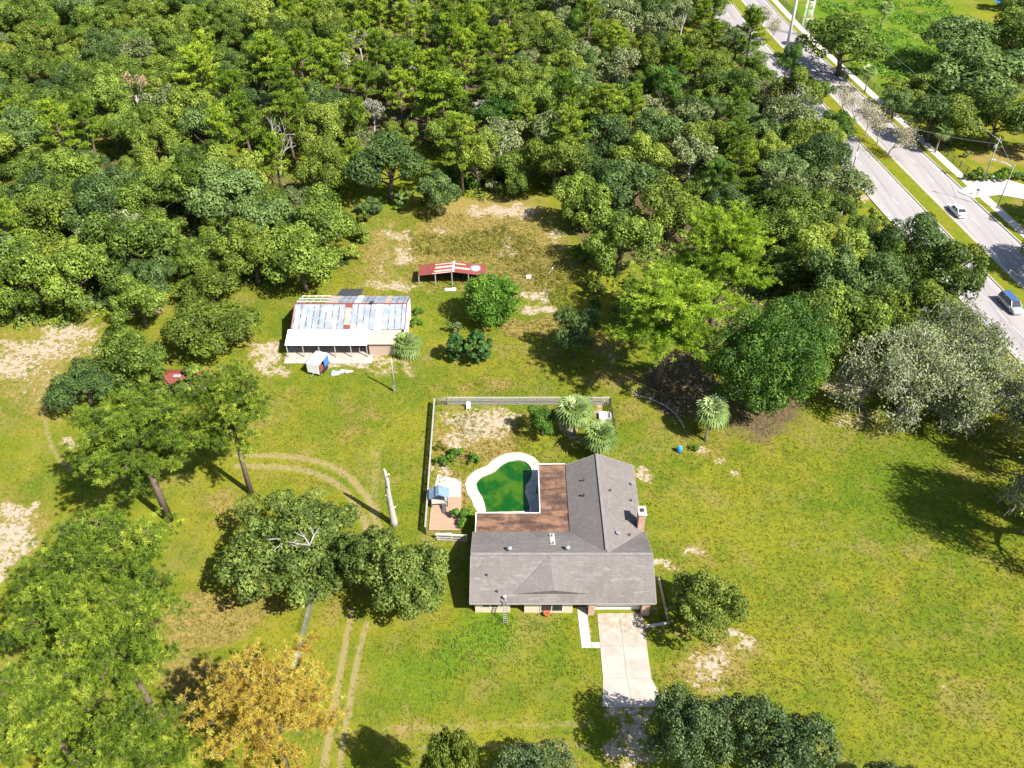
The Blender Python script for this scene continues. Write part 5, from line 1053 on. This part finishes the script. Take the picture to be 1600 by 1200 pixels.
MB().lathe([(.17,0),(.17,.05),(.11,.06),(.11,.55),(.15,.56),(.15,.6),(.12,.68),(.04,.76)], (0,0,0), 14).tube([(-.2,0,.42),(.2,0,.42)], .06, 10).build('barrel', 'red_paint', t, False); MB().lathe([(.04,.76),(.04,.84)], (0,0,0), 8).build('top_nut', 'white_paint', t, False)
# roadside fence along the pavement
fp = offs(MR, 11.7, 0); fl = thing('roadside_fence', (fp[30][0], fp[30][1], 0), 'long dark metal picket fence between the pavement and the trees across the road', 'fence')
path = [Vector(q) for q in fp if 147 < q[1] < 330]; mb = MB()
for z in (.25,.9,1.35): mb.tube([q+Vector((0,0,z)) for q in path], .03, 4)
mb.build('rail', 'dark_metal', fl); mb = MB(); np_ = 0
for a, b_ in zip(path, path[1:]):
    k = max(1, int((b_-a).length/.45))
    for i in range(k): q = a.lerp(b_, i/k); mb.box(q.x-.015,q.x+.015,q.y-.015,q.y+.015,0,1.35)
mb.build('pickets', 'dark_metal', fl)
for a, b_ in zip(path, path[1:]):
    k = max(1, round((b_-a).length/3))
    for i in range(k):
        if np_ < 70: q = a.lerp(b_, i/k); MB().box(q.x-.05,q.x+.05,q.y-.05,q.y+.05,0,1.5).build('post', 'dark_metal', fl); np_ += 1
# overhead wires
def wire(a, b, sag, label):
    a, b = Vector(a), Vector(b); pts = [a.lerp(b, i/16)-Vector((0,0,sag*4*(i/16)*(1-i/16))) for i in range(17)]; tag(MB().tube(pts, .03, 4).build('overhead_wire', 'galvanised'), label, 'wire')
ul = up.location; wire((ul.x,ul.y,8.7),(84.5,330,9.5),2.0,'overhead wire from the utility pole running off along the far side of the road')
wire((ul.x,ul.y,8.0),(72.5,165,7.6),.8,'overhead wire from the utility pole across the road lanes'); sl_ = sp.location; wire((sl_.x,sl_.y,8.4),(ul.x+.2,ul.y,8.7),.3,'short wire between the street lamp and the utility pole'); wire((sl_.x,sl_.y,7.9),(104,120,7),.7,'wire from the street lamp toward the lower right')
# vehicles, local x = forward
def loft(rings, mb=None):
    mb = mb or MB(); k = len(rings[0]); i0 = len(mb.v)
    for r_ in rings: mb.v += r_
    for a in range(len(rings)-1):
        for j in range(k): b = (j+1) % k; mb.f.append((i0+a*k+j, i0+a*k+b, i0+(a+1)*k+b, i0+(a+1)*k+j)); mb.sm.append(True)
    mb.f.append(tuple(range(i0+k-1, i0-1, -1))); mb.f.append(tuple(range(i0+(len(rings)-1)*k, i0+len(rings)*k))); mb.sm += [False]*2; return mb
def car(loc, rz, label, L_, Wd, prof, cab, paint, zr, zbelt, catg, roofm=None):
    t = thing(catg, loc, label, 'car', rz=rz); w = Wd/2
    def ring(x, ww, zl, zt): return [(x,-ww*.88,zl),(x,ww*.88,zl),(x,ww,zl+.14),(x,ww,zt-.16),(x,ww*.93,zt-.04),(x,ww*.75,zt),(x,-ww*.75,zt),(x,-ww*.93,zt-.04),(x,-ww,zt-.16),(x,-ww,zl+.14)]
    loft([ring(x*L_, w*ww, .24, zt) for x, ww, zt in prof]).build('body', paint, t, False)
    xr0, xr1, xg0, xg1 = [c*L_ for c in cab]       # roof rear/front, glass base rear/front
    def gr(ww, xa, xb, z): return [(xa,-ww,z),(xb,-ww*.94,z),(xb,ww*.94,z),(xa,ww,z)]
    mb = MB(); a, b = gr(w*.90, xg0, xg1, zbelt), gr(w*.74, xr0, xr1, zr-.03)
    i = len(mb.v); mb.v += a+b; mb.f += [(i+j, i+(j+1) % 4, i+4+(j+1) % 4, i+4+j) for j in range(4)]; mb.sm += [False]*4; mb.build('windows', 'glass_dark', t, False)
    mb = MB(); c = gr(w*.76, xr0-.04, xr1+.04, zr-.03); loft([c, [(p[0],p[1],zr) for p in gr(w*.70, xr0+.05, xr1-.05, zr)]], mb); mb.build('roof', roofm or paint, t, False)
    mb = MB()
    for s in (-1, 1):
        for (xa, xb_, ya, yb_) in ((xg0,xr0,.9,.75),(xg1,xr1,.85,.70),((xg0+xg1)/2-.1,(xr0+xr1)/2-.1,.9,.75)): mb.bar((xa,s*w*ya,zbelt),(xb_,s*w*yb_,zr-.02),.07,.05)
    mb.build('pillars', paint, t, False)
    for x in (-.31*L_, .32*L_):
        for s in (-1, 1):
            M_ = Matrix.Translation((x, s*(w-.1), .33)) @ Matrix.Rotation(math.pi/2, 4, 'X'); wh = MB().lathe([(.27,-.11),(.33,-.08),(.33,.08),(.27,.11)], (0,0,0), 18, M_).build('wheel', 'rubber', t, False)
            MB().lathe([(.2,-.12),(.2,.12)], (0,0,0), 14, M_).build('rim', 'chrome', wh, False)
    for s in (-1, 1):
        MB().box(L_*.47,L_*.497,s*w*.72-.17,s*w*.72+.17,.62,.76).build('headlight', 'lamp_clear', t, False); MB().box(-L_*.505,-L_*.48,s*w*.74-.15,s*w*.74+.15,.72,.88).build('tail_light', 'lamp_red', t, False)
        MB().box(xg1-.25,xg1-.08,s*(w+.10)-.09,s*(w+.10)+.07,zbelt-.02,zbelt+.12).build('mirror', paint, t, False)
    return t
hd = math.atan2(-1, .095)            # heading south along the road
p = P(1577,480); car((p.x, p.y, .026), hd, 'silver people carrier with dark windows driving toward the viewer on the near lanes', 4.8, 1.9,
  [(-.5,.80,.86),(-.47,.95,.98),(-.3,1,1.0),(0,1,1.0),(.22,1,.98),(.38,.97,.88),(.46,.88,.76),(.5,.74,.62)], (-.45,.14,-.485,.28), 'car_silver', 1.72, .96, 'people_carrier', 'car_roof_reflection')
p = P(1494,333); car((p.x, p.y, .026), hd+math.pi, 'white saloon car driving away on the far lanes', 4.6, 1.8,
  [(-.5,.78,.80),(-.46,.93,.94),(-.3,1,.97),(0,1,.92),(.2,1,.9),(.38,.96,.82),(.46,.86,.72),(.5,.72,.6)], (-.22,.10,-.36,.24), 'car_white', 1.43, .90, 'saloon_car')
# motorcycle and rider
p = P(1380,189); t = thing('motorcycle', (p.x, p.y, .026), 'dark motorcycle riding on the far lanes beside the pale median trees', 'motorcycle', rz=hd+math.pi)
for x in (-.72,.72):
    M_ = Matrix.Translation((x,0,.32)) @ Matrix.Rotation(math.pi/2, 4, 'X'); MB().lathe([(.24,-.07),(.32,-.05),(.32,.05),(.24,.07)], (0,0,0), 18, M_).build('wheel', 'rubber', t, False)
MB().tube([(-.5,0,.5),(.1,0,.45),(.5,0,.8)], [.16,.2,.1], 8).build('engine', 'dark_metal', t, False); MB().tube([(-.1,0,.85),(.25,0,.95),(.45,0,.85)], [.12,.19,.1], 10).build('tank', 'car_white', t, False)
MB().tube([(-.75,0,.86),(-.4,0,.84),(-.1,0,.82)], [.1,.15,.12], 8).build('seat', 'black_cloth', t, False); MB().tube([(.72,0,.32),(.5,0,.95)], .04, 6).build('fork', 'chrome', t, False)
MB().tube([(.40,-.38,1.02),(.5,0,1.0),(.40,.38,1.02)], .02, 6).build('handlebar', 'dark_metal', t, False); MB().lathe([(.09,0),(.09,.08)], (0,0,0), 10, Matrix.Translation((.58,0,.9)) @ Matrix.Rotation(1.57,4,'Y')).build('headlight', 'lamp_clear', t, False)
rd = thing('person', t.location.copy(), 'motorcycle rider in black clothes and a white helmet leaning to the handlebar', 'person', rz=t.rotation_euler.z)
def skin_fig(name, V, E, Rd, m, parent):
    me = bpy.data.meshes.new(name); me.from_pydata(V, E, []); o = link(name, me, parent); me.materials.append(MATS[m])
    md = o.modifiers.new('skin', 'SKIN'); md.use_smooth_shade = True
    for i, r_ in enumerate(Rd): me.skin_vertices[0].data[i].radius = r_ if isinstance(r_, tuple) else (r_, r_)
    me.skin_vertices[0].data[0].use_root = True; sd = o.modifiers.new('sub', 'SUBSURF'); sd.levels = 1; sd.render_levels = 1; return o
V = [(-.3,0,.95),(-.22,0,1.2),(-.05,0,1.42),(.0,0,1.52),(.05,0,1.66)]; E = [(0,1),(1,2),(2,3),(3,4)]; Rd = [(.17,.13),(.16,.12),(.20,.12),.065,.1]
bd = None
for s in (-1, 1):
    k = len(V); V += [(-.03,s*.2,1.40),(.14,s*.3,1.18),(.38,s*.36,1.06)]; E += [(2,k),(k,k+1),(k+1,k+2)]; Rd += [.065,.05,.04]
    for f_ in range(4): V.append((.46,s*(.31+.025*f_),1.05-.03*(f_ % 2))); E.append((k+2, len(V)-1)); Rd.append(.011)
    V.append((.43,s*.30,1.02)); E.append((k+2, len(V)-1)); Rd.append(.013)
    k = len(V); V += [(-.28,s*.13,.92),(.15,s*.2,.86),(-.02,s*.2,.42),(.12,s*.2,.36)]; E += [(0,k),(k,k+1),(k+1,k+2),(k+2,k+3)]; Rd += [.1,.08,.055,.04]
skin_fig('body', V, E, Rd, 'black_cloth', rd)
MB().lathe([(.06,-.15),(.12,-.11),(.15,0),(.13,.1),(.07,.16),(.01,.17)], (.06,0,1.70), 16).build('helmet', 'white_paint', rd, False); MB().lathe([(.04,-.05),(.07,0),(.05,.06)], (.16,0,1.67), 12).build('face', 'skin', rd, False)

# pond beyond the top right corner
sheet('water', [(147,262),(215,262),(215,330),(150,330)], .05, 'blue_panel', .1); NTm = MATS['blue_panel']
# ------------------------------------------------------------------ grass blades over the open ground
def grass():
    rg = np.random.default_rng(3); n = 235000
    X = rg.uniform(-78, 72, n); Y = rg.uniform(29, 138, n)
    ix = np.clip(np.searchsorted(gx, X), 0, nx-1); iy = np.clip(np.searchsorted(gy, Y), 0, ny-1)
    s_, d_, y_, l_, t_ = sand[iy, ix], dirt[iy, ix], dry[iy, ix], lush[iy, ix], litter[iy, ix]
    uu = 800+FPX*X/(Y*CT+CAMH*ST); vv = 600-FPX*(Y*ST-CAMH*CT)/(Y*CT+CAMH*ST)
    keep = (rg.random(n) > s_*1.25) & (rg.random(n) > d_*.95) & (rg.random(n) > t_*.9)
    keep &= (np.abs(X) < (Y*CT+CAMH*ST)*.66)
    for x0, x1, y0, y1 in ((-4.0,14.6,51.4,60.3),(2.9,14.3,59,70.3),(8.9,14.2,40.8,52),(6.9,8.3,47.2,52.3),(-9.9,-6,62.4,70),(bl,br_,94.6,106.4),(ll-.3,lr+.6,yl-1.3,99)): keep &= ~((X > x0) & (X < x1) & (Y > y0) & (Y < y1))
    O = [(p[0], p[1]) for p in outset(POOL, 1.5)]; keep &= ~inpoly(X, Y, O); keep &= ~((X > 62) & (Y > 95))
    X, Y, y_, l_ = X[keep], Y[keep], y_[keep], l_[keep]; n = len(X)
    nb = 3; X3 = np.repeat(X, nb)+rg.normal(size=n*nb)*.08; Y3 = np.repeat(Y, nb)+rg.normal(size=n*nb)*.08
    fy = (X > -8) & (X < 9) & (Y < 51) & (Y > 38); h = (.10+.11*rg.random(n))*(1+1.1*l_*fy+.9*y_); h = np.repeat(h, nb); w = .022+.02*rg.random(n*nb)+.03*h
    a = rg.uniform(0, 6.28, n*nb); le = rg.uniform(.25, .95, n*nb)*h; dx, dy = np.cos(a), np.sin(a); z = np.zeros(n*nb)
    V = np.stack([np.stack([X3-dy*w, Y3+dx*w, z], -1), np.stack([X3+dy*w, Y3-dx*w, z], -1), np.stack([X3+dx*le, Y3+dy*le, h], -1)], 1).reshape(-1, 3)
    tn = np.clip(np.repeat(np.clip(.5+rg.normal(size=n)*.22, 0, 1), nb*3), 0, 1)
    nt = NT('grass_blade'); t = nt.attr('tint').outputs['Fac']; pw = nt.noise(.05, 4, .6); pb_ = nt.noise(.35, 4, .65)
    mx = nt.math('ADD', nt.math('MULTIPLY', pw, .55), nt.math('MULTIPLY', pb_, .45)); c = nt.mix(nt.step(mx, .38, .62), (.115,.158,.012), (.22,.208,.017))
    c = nt.mix(nt.step(t, .0, 1.0), nt.mix(1.0, c, (.58,.64,.6), 'MULTIPLY'), nt.mix(.5, c, (.40,.38,.09))); l = nt.attr('lush').outputs['Fac']; dr = nt.attr('dryness').outputs['Fac']
    c = nt.mix(nt.math('MULTIPLY', l, .8), c, (.12,.24,.02)); c = nt.mix(nt.math('MULTIPLY', dr, .8), c, (.25,.185,.05)); nt.done(c, .7, .2)
    tr = nt.n.new('ShaderNodeBsdfTranslucent'); nt.L(c, tr.inputs[0]); ms = nt.n.new('ShaderNodeMixShader'); ms.inputs[0].default_value = .3
    nt.L(nt.b.outputs[0], ms.inputs[1]); nt.L(tr.outputs[0], ms.inputs[2]); nt.L(ms.outputs[0], nt.n['Material Output'].inputs[0])
    me = npmesh('grass', V, np.arange(3*n*nb).reshape(n*nb, 3), 'grass_blade', tn)
    for nm, ar in (('lush', l_), ('dryness', y_)): at = me.attributes.new(nm, 'FLOAT', 'POINT'); at.data.foreach_set('value', np.repeat(ar*np.clip(.7+rg.normal(size=n)*.3, 0, 1), nb*3).astype(np.float32))
    tag(link('grass', me), 'short yellow-green grass over the open ground', kind='stuff')
grass()
print('objects', len(bpy.data.objects))
